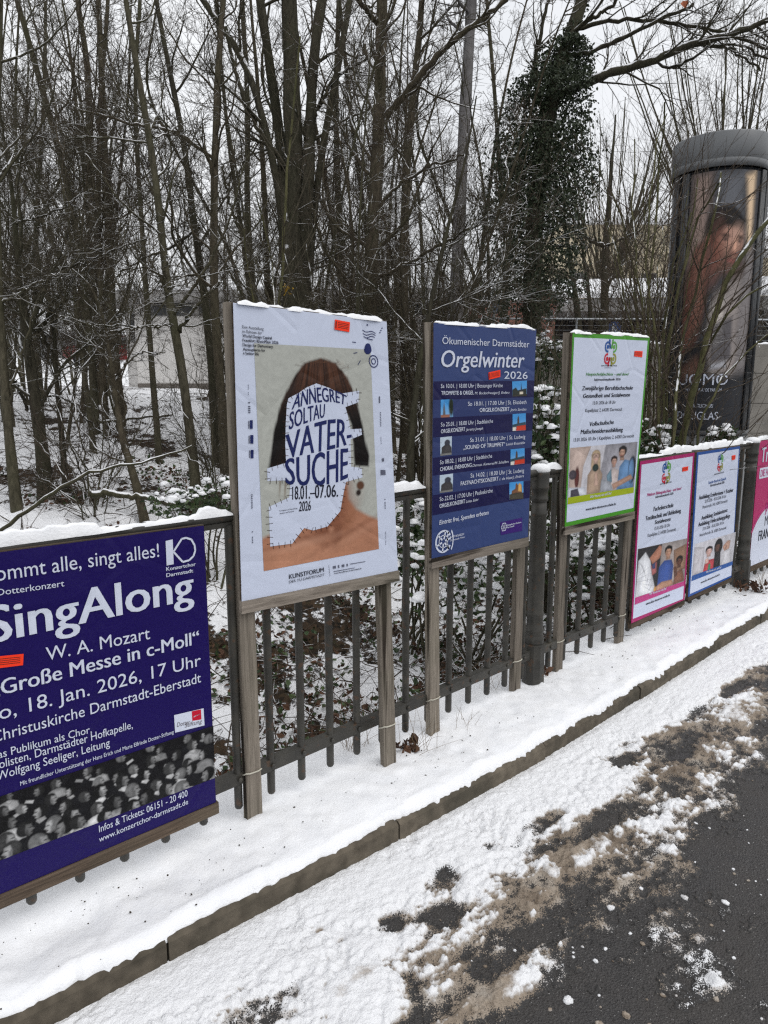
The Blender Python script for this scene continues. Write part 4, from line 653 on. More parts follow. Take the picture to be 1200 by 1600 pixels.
def portrait():
    A = .62; p = Paint(190, 300, A, (178, 180, 173)); x = lambda q: q * A
    n = fbm(p.X * 60, p.Y * 5, 3, 201) - .5
    p.I *= (1 + .06 * (fbm(p.X * 4, p.Y * 4, 3, 202) - .5))[..., None]
    def poly(L, c, soft=.015, op=1): p.p([(x(a), c_) for a, c_ in L], c, soft, op)
    poly([(-.1, .865), (.04, .842), (.22, .81), (.38, .76), (.42, .62), (.72, .6), (.735, .72), (.80, .775), (.92, .82), (1.1, .87), (1.1, 1.1), (-.1, 1.1)], (172, 120, 94), .02)
    poly([(.40, .6), (.73, .6), (.74, .74), (.66, .84), (.55, .88), (.44, .83)], (150, 94, 68), .12, .9)
    p.e(x(.60), .78, .05, .10, (105, 62, 45), .3, .10, .7); p.e(x(.48), .86, .03, .07, (120, 70, 50), -.4, .08, .5); p.e(x(.72), .84, .02, .09, (140, 90, 62), .5, .06, .5)
    p.e(x(.20), .90, .14, .010, (150, 100, 76), -.12, .03, .6); p.e(x(.86), .90, .12, .012, (150, 100, 76), -.35, .03, .55); p.e(x(.3), .96, .25, .05, (205, 150, 120), 0, .1, .5)
    p.e(x(.57), .86, .012, .012, (226, 170, 140), 0, .02, .5)
    hair = [(.54, .05), (.40, .075), (.29, .15), (.185, .26), (.125, .38), (.085, .50), (.06, .575), (.15, .595), (.28, .58), (.30, .40), (.36, .26), (.54, .21), (.72, .25), (.79, .36), (.81, .56), (.93, .57), (.94, .52), (.90, .38), (.84, .23), (.77, .13), (.67, .07)]
    m = Pm(p.X + .012 * n, p.Y, [(x(a), c_) for a, c_ in hair], .012)
    base = lin((62, 38, 26)); hl = fbm((p.X - x(.55)) / (.25 + 1.1 * p.Y) * 34, p.Y * 2.2, 4, 203, .75)
    c = base * (.10 + 4.2 * hl[..., None] ** 2) * (1 - .93 * sstep(.11, .36, p.Y))[..., None]
    p.I = p.I * (1 - m[..., None]) + c * m[..., None]
    sk = sstep(.70, .95, p.Y)[..., None]; p.I *= 1 + .22 * (fbm(p.X * 9, p.Y * 9, 4, 204)[..., None] - .5) * sk + .16 * (fbm(p.X * 70, p.Y * 70, 2, 205)[..., None] - .5)
    for (c0, c1, c2, c3, rt) in ((.30, .885, .10, .006, -.1), (.42, .90, .05, .008, .5), (.74, .885, .10, .006, -.35), (.62, .90, .02, .05, .2)): p.e(x(c0), c1, c2, c3, (112, 68, 50), rt, .03, .55)
    p.e(x(.33), .905, .09, .010, (206, 158, 132), -.1, .04, .6); p.e(x(.80), .905, .08, .010, (200, 150, 124), -.35, .04, .5)
    rg_ = np.random.RandomState(8)
    for q in range(40):
        a = rg_.uniform(-.5, .5); sx, sy = .55 + .36 * a, .07 + .10 * a * a + .0; ex, ey = (.55 + .47 * a, sy - .028 * rg_.rand())
        w_ = .0016; p.p([(x(sx), sy), (x((sx + ex) / 2 + .035 * np.sign(a)), (sy + ey) / 2), (x(ex), ey), (x(ex) + w_, ey), (x((sx + ex) / 2 + .035 * np.sign(a)) + w_, (sy + ey) / 2), (x(sx) + w_, sy)], (70, 48, 36) if rg_.rand() < .7 else (120, 84, 60), .004, .55)
    p.e(x(.27), .655, .018, .045, (40, 28, 24), .1, .01); p.e(x(.85), .66, .022, .022, (92, 62, 46), .1, .01); p.e(x(.83), .695, .014, .016, (40, 30, 26), .4, .01)
    p.e(x(.2), .62, .004, .06, (110, 90, 70), .12, .008, .8); p.e(x(.16), .6, .004, .05, (110, 90, 70), .12, .008, .8)
    return p
def crowd():
    A = 3.15; p = Paint(380, 124, A, (14, 13, 16), .5); rg = np.random.RandomState(5)
    for row in range(5):
        for k in range(11):
            cx = (k + .5 * (row % 2) + rg.uniform(-.3, .3)) * A / 10.6; cy = .07 + row * .21 + rg.uniform(-.06, .06); r = (.062 + .014 * row) * rg.uniform(.85, 1.15)
            g = rg.randint(90, 170); h = rg.choice([16, 24, 34, 60, 110]); f = rg.choice([-1, 1, 1]); w = rg.randint(120, 215); tl = rg.uniform(-.25, .25)
            p.p([(cx - r * 2.0, cy + r * 3.6), (cx - r * 1.5, cy + r * 1.7), (cx - r * .5, cy + r * 1.15), (cx + r * .6, cy + r * 1.15), (cx + r * 1.6, cy + r * 1.8), (cx + r * 2.0, cy + r * 3.6)], (18, 18, 21) if rg.rand() < .72 else (w, w, w), .02)
            if rg.rand() < .6: p.p([(cx - r * .55, cy + r * 1.1), (cx + r * .5, cy + r * 1.0), (cx + r * .75, cy + r * 1.6), (cx + f * r * .2, cy + r * 2.1), (cx - r * .7, cy + r * 1.5)], (w, w, w), .014)
            p.e(cx - f * r * .12, cy - r * .1, r * .92, r * 1.15, (h, h, h), tl, .02)
            if h < 100: p.p([(cx - r * .95, cy + r * 1.2), (cx - r * .9, cy - r * .2), (cx - f * r * .1, cy + r * .1), (cx - f * r * .35, cy + r * 1.3)], (h, h, h), .02) if rg.rand() < .5 else None
            q = [(cx + f * r * .05, cy - r * .75), (cx + f * r * .72, cy - r * .6), (cx + f * r * .80, cy - r * .05), (cx + f * r * 1.02, cy + r * .26), (cx + f * r * .78, cy + r * .42), (cx + f * r * .74, cy + r * .9), (cx + f * r * .3, cy + r * 1.12), (cx - f * r * .05, cy + r * .7), (cx - f * r * .1, cy)]
            p.p(q, (g, g, g), .016); p.p([(cx - f * r * .1, cy - r * .1), (cx + f * r * .3, cy + r * .2), (cx + f * r * .35, cy + r * 1.1), (cx, cy + r * .8)], (g * .55,) * 3, .04, .8)
            p.e(cx + f * r * .55, cy - r * .08, r * .17, r * .07, (28, 28, 28), 0, .016); p.e(cx + f * r * .68, cy + r * .62, r * .15, r * .09, (30, 25, 25), 0, .016)
            if rg.rand() < .32: w = rg.randint(150, 225); p.p([(cx + f * r * .9, cy + r * 1.7), (cx + f * r * 2.3, cy + r * 1.1), (cx + f * r * 2.6, cy + r * 1.7), (cx + f * r * 1.2, cy + r * 2.4)], (w, w, w), .012)
    p.I *= (.55 + .9 * fbm(p.X * 16, p.Y * 16, 4, 210))[..., None]
    return p
def church(kind):
    p = Paint(34, 42, .82, (70, 150, 215), .3); p.put(sstep(.2, .9, p.Y), (150, 195, 230), .6)
    if kind == 0: p.p([(.0, .55), (.2, .4), (.3, .6), (.8, .5), (.82, 1), (0, 1)], (45, 50, 45)); p.p([(.46, .65), (.5, .1), (.55, .65), (.58, .95), (.44, .95)], (52, 52, 62)); p.p([(.4, .7), (.6, .7), (.62, .9), (.4, .9)], (215, 205, 185)); p.p([(0, .88), (.9, .85), (.9, 1.1), (0, 1.1)], (52, 50, 42))
    if kind == 1: p.p([(.14, .98), (.16, .55), (.22, .08), (.28, .55), (.34, .98)], (95, 92, 95)); p.e(.7, .4, .17, .55, (34, 42, 30), 0, .1); p.p([(0, .86), (.6, .84), (.6, 1.1), (0, 1.1)], (150, 100, 80))
    if kind == 2: p.p([(.28, .7), (.30, .25), (.35, .1), (.40, .25), (.42, .7)], (80, 62, 50)); p.p([(.0, .62), (.45, .55), (.8, .5), (.85, .8), (0, .82)], (48, 72, 84)); p.p([(.25, .72), (.85, .68), (.85, 1), (.2, 1)], (196, 62, 40)); p.p([(0, .78), (.22, .76), (.2, 1), (0, 1)], (215, 210, 200))
    if kind == 3: p.I[:] = lin((190, 205, 220)); p.p([(.05, 1), (.1, .55), (.3, .45), (.4, .2), (.5, .16), (.6, .22), (.68, .45), (.8, .6), (.84, 1)], (66, 64, 66)); p.e(.5, .32, .2, .16, (58, 60, 70), 0, .05); p.p([(0, .9), (.9, .88), (.9, 1.1), (0, 1.1)], (120, 120, 118))
    if kind == 4: p.p([(.1, 1), (.14, .5), (.34, .4), (.36, .15), (.42, .05), (.48, .18), (.72, .2), (.74, .6), (.8, 1)], (120, 82, 60)); p.p([(.5, .55), (.52, .15), (.6, .08), (.7, .2), (.72, .6)], (210, 165, 95)); p.p([(0, .7), (.4, .62), (.9, .66), (.9, 1.1), (0, 1.1)], (70, 66, 56))
    return p
def head(p, cx, cy, r, skin, hairc, f=0, long=False, beard=False):
    sk = np.array(skin)
    if long:
        p.p([(cx - r * 1.0, cy + r * 2.5), (cx - r * .98, cy - r * .3), (cx - r * .3, cy - r * 1.15), (cx + r * .5, cy - r * 1.1), (cx + r * .95, cy - r * .2), (cx + r * 1.1, cy + r * 2.6), (cx + r * .5, cy + r * 2.2), (cx - r * .5, cy + r * 2.4)], hairc, .03)
    p.p([(cx - r * .36, cy + r * .5), (cx + r * .36, cy + r * .5), (cx + r * .5, cy + r * 1.6), (cx - r * .5, cy + r * 1.6)], tuple(sk * .8), .03)
    p.e(cx - f * r * .12, cy - r * .22, r * .86, r * 1.0, hairc, 0, .025)
    p.e(cx + f * r * .14, cy + r * .16, r * .64, r * .92, tuple(sk), 0, .022)
    p.e(cx + f * r * .14 - r * .38, cy + r * .3, r * .3, r * .7, tuple(sk * .72), 0, .06, .7); p.e(cx + f * r * .2 + r * .15, cy - r * .2, r * .3, r * .3, tuple(np.minimum(sk * 1.12, 255)), 0, .07, .6)
    p.p([(cx - r * .78, cy + r * .1), (cx - r * .8, cy - r * .8), (cx, cy - r * 1.2), (cx + r * .8, cy - r * .8), (cx + r * .78, cy + r * .1), (cx + r * .5, cy - r * .42), (cx - r * .3, cy - r * .55)], hairc, .02)
    if beard: p.p([(cx + (f * .14 - .58) * r, cy + r * .35), (cx + (f * .14 - .3) * r, cy + r * .62), (cx + (f * .14 + .3) * r, cy + r * .62), (cx + (f * .14 + .58) * r, cy + r * .35), (cx + (f * .14 + .3) * r, cy + r * 1.08), (cx + (f * .14 - .3) * r, cy + r * 1.08)], hairc, .03, .75)
    for sx in (-.27, .27):
        p.e(cx + (sx + f * .22) * r, cy + r * .06, r * .12, r * .05, tuple(sk * .3), 0, .02, .85); p.e(cx + (sx + f * .22) * r, cy - r * .10, r * .16, r * .035, tuple(sk * .45), 0, .02, .7)
    p.e(cx + f * r * .3 - r * .05, cy + r * .36, r * .10, r * .10, tuple(sk * .78), 0, .03, .7); p.e(cx + f * r * .22, cy + r * .62, r * .22, r * .06, (min(sk[0] * .85, 190), sk[1] * .55, sk[2] * .55), 0, .02, .8)
def people(kind):
    if kind == 'green':
        A = 1.55; p = Paint(150, 97, A, (196, 194, 202), .42); p.p([(0, 0), (.45, 0), (.3, .4), (.25, 1), (0, 1)], (196, 172, 160)); p.p([(.78, 0), (A, 0), (A, 1), (.62, 1)], (168, 166, 176))
        p.e(.17, .62, .05, .22, (92, 40, 36)); p.e(.08, .55, .08, .1, (70, 62, 70)); p.p([(0, .8), (.36, .84), (.4, 1), (0, 1)], (200, 204, 216)); p.p([(.05, .86), (.2, .84), (.25, 1), (.05, 1)], (70, 66, 80))
        p.p([(.40, 1), (.40, .6), (.50, .45), (.66, .46), (.74, .62), (.72, 1)], (176, 148, 124)); head(p, .57, .22, .105, (226, 186, 166), (196, 168, 130), 0, True); p.e(.57, .46, .07, .08, (46, 62, 58))
        for sx in (.53, .61): p.put(np.clip(Epm(p.X, p.Y, sx, .215, .042, .045) - Epm(p.X, p.Y, sx, .215, .03, .032), 0, 1), (35, 28, 30))
        p.p([(.56, .56), (.62, .56), (.66, .85), (.56, .85)], (196, 160, 140)); p.p([(.85, 1), (.86, .62), (1.0, .5), (1.15, .6), (1.2, 1)], (206, 190, 186)); p.p([(.84, .66), (.94, .52), (.98, .8), (.88, .95)], (104, 140, 160)); head(p, 1.0, .36, .088, (214, 166, 144), (52, 36, 32), .3, False)
        p.p([(1.1, 1), (1.14, .5), (1.26, .36), (1.42, .40), (1.5, .56), (1.52, 1)], (98, 150, 204)); p.e(1.46, .6, .10, .30, (34, 40, 62)); p.e(1.44, .62, .07, .26, (98, 150, 204)); head(p, 1.19, .19, .112, (206, 158, 132), (32, 26, 26), -.6, False, True)
        p.p([(.98, .86), (1.44, .70), (1.5, .8), (1.02, .98)], (206, 158, 132)); p.p([(.72, .72), (.94, .8), (1.02, 1), (.7, 1)], (176, 180, 190))
    elif kind == 'pink':
        A = 1.2; p = Paint(130, 108, A, (196, 180, 172), .42); p.p([(0, 0), (.62, 0), (.5, 1), (0, 1)], (48, 46, 50)); p.p([(.03, .25), (.18, .1), (.3, .3), (.36, .6), (.44, .9), (.4, 1.05), (0, 1.05)], (224, 226, 232))
        for k in range(7): p.e(.10 + .04 * k, .35 + .09 * k, .06, .004, (60, 60, 70), .9 + .2 * k, .012, .8)
        for k in range(5): p.e(.16 + .03 * k, .5 + .1 * k, .1, .004, (80, 80, 88), -.5 + .3 * k, .012, .7)
        p.p([(.28, .25), (.5, .02), (.6, .08), (.52, .3), (.36, .4)], (190, 122, 92)); p.p([(.32, .42), (.46, .36), (.46, .6), (.36, .64)], (172, 92, 90)); p.p([(.34, .4), (.42, .36), (.43, .5), (.36, .5)], (46, 60, 110))
        p.p([(.56, 0), (A, 0), (A, 1.1), (.5, 1.1)], (178, 166, 162)); p.p([(.86, .2), (A, .12), (A, .7), (.9, .7)], (160, 120, 92))
        p.p([(.5, .95), (.52, .5), (.64, .38), (.82, .40), (.88, .55), (.86, .98)], (44, 84, 168)); head(p, .73, .2, .11, (206, 152, 120), (24, 20, 20), 0); p.p([(.46, .92), (.6, .84), (.86, .86), (.92, .98), (.5, 1.05)], (196, 142, 110))
        head(p, 1.03, .48, .10, (116, 72, 54), (26, 20, 20), -.2); p.p([(.93, .72), (1.12, .68), (1.2, .98), (.9, 1.0)], (150, 96, 70)); p.p([(.88, .6), (.96, .58), (1.0, .8), (.92, .84)], (104, 66, 50)); p.e(.45, .98, .03, .08, (210, 150, 60))
    else:
        A = 1.25; p = Paint(130, 104, A, (204, 202, 210), .42); p.p([(0, .1), (.3, .2), (.3, 1), (0, 1)], (190, 186, 192))
        p.p([(.3, 1.05), (.34, .75), (.46, .66), (.66, .68), (.74, 1.05)], (196, 36, 52)); p.p([(.46, .8), (.52, .8), (.54, 1.05), (.44, 1.05)], (50, 130, 90)); head(p, .44, .36, .125, (226, 180, 168), (36, 26, 30), .2); p.p([(.34, .62), (.44, .58), (.46, .75), (.36, .78)], (226, 180, 168))
        p.p([(.62, 1.05), (.62, .5), (.8, .48), (.84, 1.05)], (26, 24, 28)); p.e(.72, .32, .13, .27, (26, 20, 22)); head(p, .70, .3, .11, (112, 72, 56), (26, 20, 22), -.1)
        p.p([(.84, 1.05), (.86, .56), (1.0, .5), (1.14, .55), (1.2, 1.05)], (216, 214, 220)); p.p([(.86, .36), (1.0, .2), (1.1, .24), (1.08, .5), (.92, .54)], (206, 158, 134)); p.e(.93, .4, .06, .08, (196, 146, 122))
    g = (.75 + .5 * fbm(p.X * 16 + 3 * p.Y, p.Y * 7, 4, 220)) * (1.12 - .3 * p.X / p.asp); p.I *= g[..., None]; m = p.I.mean(2, keepdims=True); p.I = m + (p.I - m) * .82; return p
def people_logo(b, c, r, asp, parent, off):
    polys, mats, mi = [], [MP['pblue'], MP['oliveg'], MP['red'], MP['olive']], []
    for k, (sx, sy, up) in enumerate([(-1, 1, 1), (1, 1, 1), (-1, -1, -1), (1, -1, -1)]):
        cc = (c[0] + sx * r * .43 / asp, c[1] + sy * r * .46); a0 = math.atan2(-sy, -sx) + .5
        polys.append(arc(cc, r * .42 / asp, r * .44, a0, a0 + 2 * math.pi - 1.0, .38, 18)); mi.append(k)
        polys.append([(cc[0] + r * .17 / asp * math.cos(t), cc[1] + r * .18 * math.sin(t)) for t in np.linspace(0, 2 * math.pi, 11)[:-1]]); mi.append(k)
        polys.append([(c[0] + sx * r * .06 / asp, c[1] + sy * r * .30), (c[0] + sx * r * .20 / asp, c[1] + sy * r * .34), (c[0] + sx * r * .34 / asp, c[1] + sy * r * 1.05), (c[0] + sx * r * .12 / asp, c[1] + sy * r * 1.05)]); mi.append(k)
    flat(b, 'emblem', polys, mats, parent, off, mi)
def stick(b, t, quad, marks=True):
    s = flat(b, 'sticker', [quad], M_STICK, t, .0052)
    q = np.array(quad); L = []
    for v in (.22, .38, .54, .70):
        L.append([tuple((q[0] * (1 - a) + q[1] * a) * (1 - w) + (q[3] * (1 - a) + q[2] * a) * w) for a, w in ((.2, v), (.92, v), (.92, v + .05), (.2, v + .05))])
    L.append([tuple((q[0] * (1 - a) + q[1] * a) * (1 - w) + (q[3] * (1 - a) + q[2] * a) * w) for a, w in ((.05, .15), (.12, .15), (.12, .85), (.05, .85))])
    flat(b, 'fine_print', L, MP['brownline'], s, .0056)
def make_board(key, label, base, wooden, batten_mat=None, names='notice board'):
    b = Board(key); base_p = (b.p(.5, 0) * [1, 1, 0]); t = thing('notice_board', label, names, base_p, 'poster boards fixed along the railing')
    asp = np.linalg.norm((b.C[2] - b.C[3])[:2]) / (b.C[0][2] - b.C[3][2]); Wd = np.linalg.norm((b.C[1] - b.C[0])[:2]); Hh = b.C[0][2] - b.C[3][2]
    e = .018 / Wd
    slab(b, -.002 if not wooden else e * .2, -.0, 1.003, 1.003, -.018, -.0012).build('backing_board', M_WOODS, t)
    pst = slab(b, 0.0, .0, 1, 1, -.0010, .0018).build('poster', MP[base], t)
    o = .0026
    for nm, q, col in b.d['Q']:
        pass
    return b, t, pst, asp
def quads(b, nm): return [(q, c) for n_, q, c in b.d['Q'] if n_ == nm]
def wooden_frame(b, t, pl, pr, pw=.066, pd=.036):
    """two uprights and a bottom batten behind the sheet. pl, pr: (x,y) of the feet; top at the board"""
    ax, n = b.ax, b.n
    for side, foot in (('l', pl), ('r', pr)):
        topc = b.p(0 if side == 'l' else 1, 1) ; inward = .5 * pw - .016 if side == 'l' else -.5 * pw + .002
        tc_ = topc + ax * inward - n * (.019 + pd / 2); fc = np.array([foot[0], foot[1], -.16])
        k = np.array([tc_[0], tc_[1], topc[2] + .004])
        hw = ax * pw / 2; hd = n * pd / 2
        B = [fc - hw + hd, fc + hw + hd, fc + hw - hd, fc - hw - hd]; T = [k - hw + hd, k + hw + hd, k + hw - hd, k - hw - hd]
        mbx = MB(); nseg = 14
        rings = []
        for i in range(nseg + 1):
            f = i / nseg; j = rs.uniform(-.0012, .0012, (8, 3)); 
            c8 = []
            for q in range(4):
                a, c = B[q] * (1 - f) + T[q] * f, B[(q + 1) % 4] * (1 - f) + T[(q + 1) % 4] * f
                c8 += [a * .93 + c * .07, a * .07 + c * .93]
            rings.append(np.array(c8) + j)
        V = np.concatenate(rings); F = [(i * 8 + q, i * 8 + (q + 1) % 8, (i + 1) * 8 + (q + 1) % 8, (i + 1) * 8 + q) for i in range(nseg) for q in range(8)]
        mbx.add(V, F); mbx.order.append((np.arange(8)[None] + nseg * 8, 0))
        mbx.build('post', M_WOODV, t)
        # pale string that ties the upright to the railing
        tw = []
        zc = .185 + rs.uniform(-.01, .012); f = (zc + .16) / (k[2] + .16); cc = fc * (1 - f) + k * f
        for a in np.linspace(0, 2 * math.pi, 25):
            ca, sa = math.cos(a), math.sin(a); sgn = lambda q: math.copysign(abs(q) ** .45, q)
            tw.append(np.array([cc[0], cc[1], zc]) + ax * sgn(ca) * (pw / 2 + .004) + n * sgn(sa) * (pd / 2 + .005) + np.array([0, 0, .012 * sa + .004 * math.sin(3 * a)]))
        MB().tube(tw, .0028, 6).build('tie_string', M_STRING, t, True)
    mbx = slab(b, -.004, -.045, 1.006, -.001, -.017, .006); mbx.build('bottom_batten', M_WOODH, t)
M_STRING = plain('pale_string', (190, 186, 172), .8)
M_WRAP = plain('grey_tape', (150, 152, 158), .4, .4)
AR = lambda q: [tuple(x) for x in q]

# ---- purple concert poster, hung on the railing
b, t, pst, asp = make_board('purple', 'deep purple concert poster with a strip of singers, hung low on the railing', 'purple', False)
slab(b, -.01, -.045, 1.012, -.002, -.02, .006).build('bottom_batten', M_WOODS, t)
photo(b, quads(b, 'photo')[0][0] if quads(b, 'photo')[0][0][0][0] <= 0 else [(0, quads(b, 'photo')[0][0][0][1]), quads(b, 'photo')[0][0][1], quads(b, 'photo')[0][0][2], (0, quads(b, 'photo')[0][0][3][1])], crowd(), pst, .0030)
flat(b, 'sponsor_panel', [quads(b, 'label')[0][0]], MP['white'], pst, .0036)
sq = quads(b, 'redsq')[0][0]; flat(b, 'emblem', [sq, stroke([(sq[3][0] + .008, sq[3][1] + .012), (sq[0][0] + .02, sq[0][1] - .02), (sq[1][0] - .006, sq[1][1] - .016)], .0016, asp)], [MP['red'], MP['white']], pst, .0040, [0, 1])
kq = quads(b, 'kbar')[0][0]; dq = quads(b, 'dshape')[0][0]
dd = np.array(dq); cyc = np.concatenate([dd, dd[:1]])
flat(b, 'emblem', [kq] + [stroke([cyc[i], (cyc[i] + cyc[i + 1]) / 2, cyc[i + 1]], .0032, asp) for i in range(len(dd))], MP['white'], pst, .0040)
lettering(b, pst, .0046); stick(b, t, quads(b, 'sticker')[0][0])
# ---- portrait exhibition poster
b, t, pst, asp = make_board('kunst', 'white exhibition poster board, its brown haired portrait covered by torn paper', 'paper', True)
wooden_frame(b, t, (1.39, 2.335), (2.075, 2.283))
photo(b, quads(b, 'photo')[0][0], portrait(), pst, .0028)
flat(b, 'paper_cutout', [quads(b, 'paper')[0][0]], MP['paper'], pst, .0036)
pq = np.array(quads(b, 'paper')[0][0]); st_l = []
for a, c in zip(pq, np.roll(pq, -1, 0)):
    d = (c - a) * [asp, 1]; L = np.linalg.norm(d); nn = np.array([d[1], -d[0]]) / (L + 1e-9)
    for f in np.arange(.012, L, .024):
        m = a + (c - a) * f / L; w = .009 + .004 * rs.rand(); k = nn + .4 * (rs.rand(2) - .5)
        st_l.append(stroke([m - k * w / [asp, 1], m, m + k * w / [asp, 1]], .0009, asp))
flat(b, 'stitches', st_l, MP['brownline'], pst, .0041)
mk = [q for q in b.d['Q'] if q[0] in ('mark', 'blob', 'dot')]
cR = b.d['R'][0]
fine = []
for _, q, c in mk:
    q = np.array(q)
    if c == 'inkgrey' and len(q) == 4 and (q[:, 1].max() - q[:, 1].min()) > .03:
        n_ = int((q[:, 1].max() - q[:, 1].min()) / .006); 
        for i in range(n_):
            if rs.rand() < .22: continue
            f0, f1 = i / n_, (i + .6) / n_; fine.append([tuple(q[0] * (1 - f0) + q[3] * f0), tuple(q[1] * (1 - f0) + q[2] * f0), tuple(q[1] * (1 - f1) + q[2] * f1), tuple(q[0] * (1 - f1) + q[3] * f1)])
flat(b, 'small_marks', fine + [AR(q) for _, q, c in mk if not (c == 'inkgrey' and (np.array(q)[:, 1].max() - np.array(q)[:, 1].min()) > .03)] + [stroke(L, .0014, asp) for L in b.d['L']] + [arc(cR, .024 / asp, .024, 0, 6.2832, .16, 26), arc(cR, .012 / asp, .012, 0, 6.2832, .3, 20)], [MP['inkgrey'], MP['navy']], pst, .0041, [0] * len(fine) + [1 if c == 'navy' else 0 for _, q, c in mk if not (c == 'inkgrey' and (np.array(q)[:, 1].max() - np.array(q)[:, 1].min()) > .03)] + [1] * (len(b.d['L']) + 2))
lettering(b, pst, .0046); stick(b, t, quads(b, 'sticker')[0][0])
# ---- organ concert poster
b, t, pst, asp = make_board('orgel', 'dark blue organ concert poster board with a striped programme and small church pictures', 'orgel', True)
wooden_frame(b, t, (2.44, 2.362), (3.135, 2.405))
bd = quads(b, 'band'); flat(b, 'programme_bands', [[(0, q[0][1]), (1, q[1][1]), (1, q[2][1]), (0, q[3][1])] for q, _ in bd], [MP['dark'], MP['mid']], pst, .0026, [0 if c == 'dark' else 1 for _, c in bd])
for (q, _), k in zip(quads(b, 'photo'), (0, 1, 2, 3, 2, 3, 4)): photo(b, q, church(k), pst, .0034)
flat(b, 'sponsor_panel', [quads(b, 'box')[0][0]], MP['violet'], pst, .0034)
c1, c2 = b.d['R']; wh = [arc(c1, .052 / asp, .052, .5, 5.8, .17, 24), arc(c1, .03 / asp, .03, 0, 6.2832, .12, 20)]
for a in (.2, 1.3, 2.4, 3.5, 4.6, 5.5): wh.append(stroke([(c1[0] + .01 / asp * math.cos(a), c1[1] + .01 * math.sin(a)), (c1[0] + .047 / asp * math.cos(a), c1[1] + .047 * math.sin(a))], .004, asp))
wh += [arc((c1[0] + .05 / asp, c1[1]), .03 / asp, .055, 2.2, 4.1, .25, 10), arc((c1[0] + .035 / asp, c1[1]), .03 / asp, .056, -1.0, 1.0, .2, 10)]
for a in range(6): wh.append(arc((c2[0] + .013 / asp * math.cos(a * 1.047), c2[1] + .013 * math.sin(a * 1.047)), .009 / asp, .009, 0, 6.2832, .35, 12))
flat(b, 'emblem', wh, MP['white'], pst, .0042)
lettering(b, pst, .0046); stick(b, t, quads(b, 'sticker')[0][0])
# ---- three school posters
for key, label, wooden in (('green', 'tall green edged school poster board on wooden uprights with a photo of young people', True), ('pink', 'magenta edged school poster hung on the railing, next to the blue edged one', False), ('blue', 'blue edged school poster hung on the railing beside the cast iron post', False)):
    b, t, pst, asp = make_board(key, label, key, wooden)
    if wooden: wooden_frame(b, t, (3.565, 2.42), (4.262, 2.43))
    else: slab(b, -.005, -.035, 1.005, -.002, -.02, .004).build('bottom_batten', M_WOODS, t)
    flat(b, 'printed_field', [quads(b, 'inner')[0][0]], MP['paper'], pst, .0026)
    photo(b, quads(b, 'photo')[0][0], people(key), pst, .0032)
    q, c = quads(b, 'band')[0]; flat(b, 'printed_band', [q], MP[c], pst, .0038)
    people_logo(b, b.d['logo'][0], .068 if key != 'blue' else .06, asp, pst, .0040)
    lettering(b, pst, .0046); stick(b, t, quads(b, 'sticker')[0][0])
# ---- crimson fair poster
b, t, pst, asp = make_board('red', 'crimson fair poster with a big white disc behind the far cast iron post', 'redposter', False)
slab(b, -.005, -.05, 1.005, -.002, -.02, .004).build('bottom_batten', M_WOODS, t)
disc = [(.5 + .62 * math.cos(a), .0 + .62 * asp * 1.0 * math.sin(a)) for a in np.linspace(0, math.pi, 40)]
disc = [(min(max(x, .0), 1.0), y) for x, y in disc]
flat(b, 'printed_field', [disc], MP['white'], pst, .0030)
flat(b, 'printed_band', [arc((.5, 0), .655, .655 * asp, .55, math.pi - .55, .02, 40)], MP['rose'], pst, .0030)
flat(b, 'printed_panel', [[(.07, .70), (.95, .70), (.95, .785), (.07, .785)]], MP['white'], pst, .0036)
lettering(b, pst, .0046)
# snow on the tops of the three tall boards
for key, label, sd_ in (('kunst', 'thin line of snow on top of the portrait poster board', 21), ('orgel', 'thin line of snow on top of the dark blue organ concert board', 22), ('green', 'thin line of snow on top of the green edged board', 23)):
    b = Board(key); P0 = b.p(.02, 1, -.018); P1 = b.p(.985, 1, -.018)
    snow_ridge('snow_ridge', label, P0[:2], P1[:2], .046, .017, [P0[2] + .002, P1[2] + .002], seed=sd_)
# ================================================================== FAR BUILDINGS, WALLS, CARS, SIGNS
HR = np.array([RIGHT[0], RIGHT[1], 0.0]); HF = np.array([math.cos(AZ), math.sin(AZ), 0.0])
def frame(u, d, rot=0):
    o = HF * d + HR * ((u - CX) / F_PX * d); c, s = math.cos(rot), math.sin(rot)
    return (np.array([o[0], o[1], 0]), HR * c + HF * s, HF * c - HR * s)
zpx = lambda v, d: EYE + (600 - v) / 1161 * d
M_PLAST = plain('pale_render', (222, 219, 215), .85, .2, .10, 3, bump=.2); M_FASC = plain('grey_fascia', (150, 148, 146), .7, .3, .1, 4)
M_DARK = plain('dark_trim', (52, 50, 48), .7, .3, .2, 5); M_GLASS = plain('dark_window_glass', (30, 34, 38), .12, .6, .2, 2)
M_CONC = plain('concrete_wall', (128, 124, 118), .9, .2, .22, 2.4, bump=.5); M_BEIGE = plain('beige_render', (206, 194, 168), .85, .2, .08, 2)
def brick_mat():
    m, n, l, b = mat('brown_brick'); tc = n.new('ShaderNodeTexCoord'); br = N(n, 'ShaderNodeTexBrick', Scale=4.2); l.new(tc.outputs['Object'], br.inputs['Vector'])
    mp = N(n, 'ShaderNodeMapping'); mp.inputs['Rotation'].default_value = (R_(90), 0, 0); l.new(tc.outputs['Object'], mp.inputs['Vector']); l.new(mp.outputs[0], br.inputs['Vector'])
    br.inputs['Color1'].default_value = (.24, .10, .075, 1); br.inputs['Color2'].default_value = (.29, .125, .09, 1); br.inputs['Mortar'].default_value = (.16, .13, .11, 1)
    l.new(br.outputs['Color'], b.inputs['Base Color']); b.inputs['Roughness'].default_value = .9; return m
M_BRICK = brick_mat()
D = 27; fr = frame(180, D, -.06); W = 13.0; base = fr[0] + np.array([0, 0, 1.3])
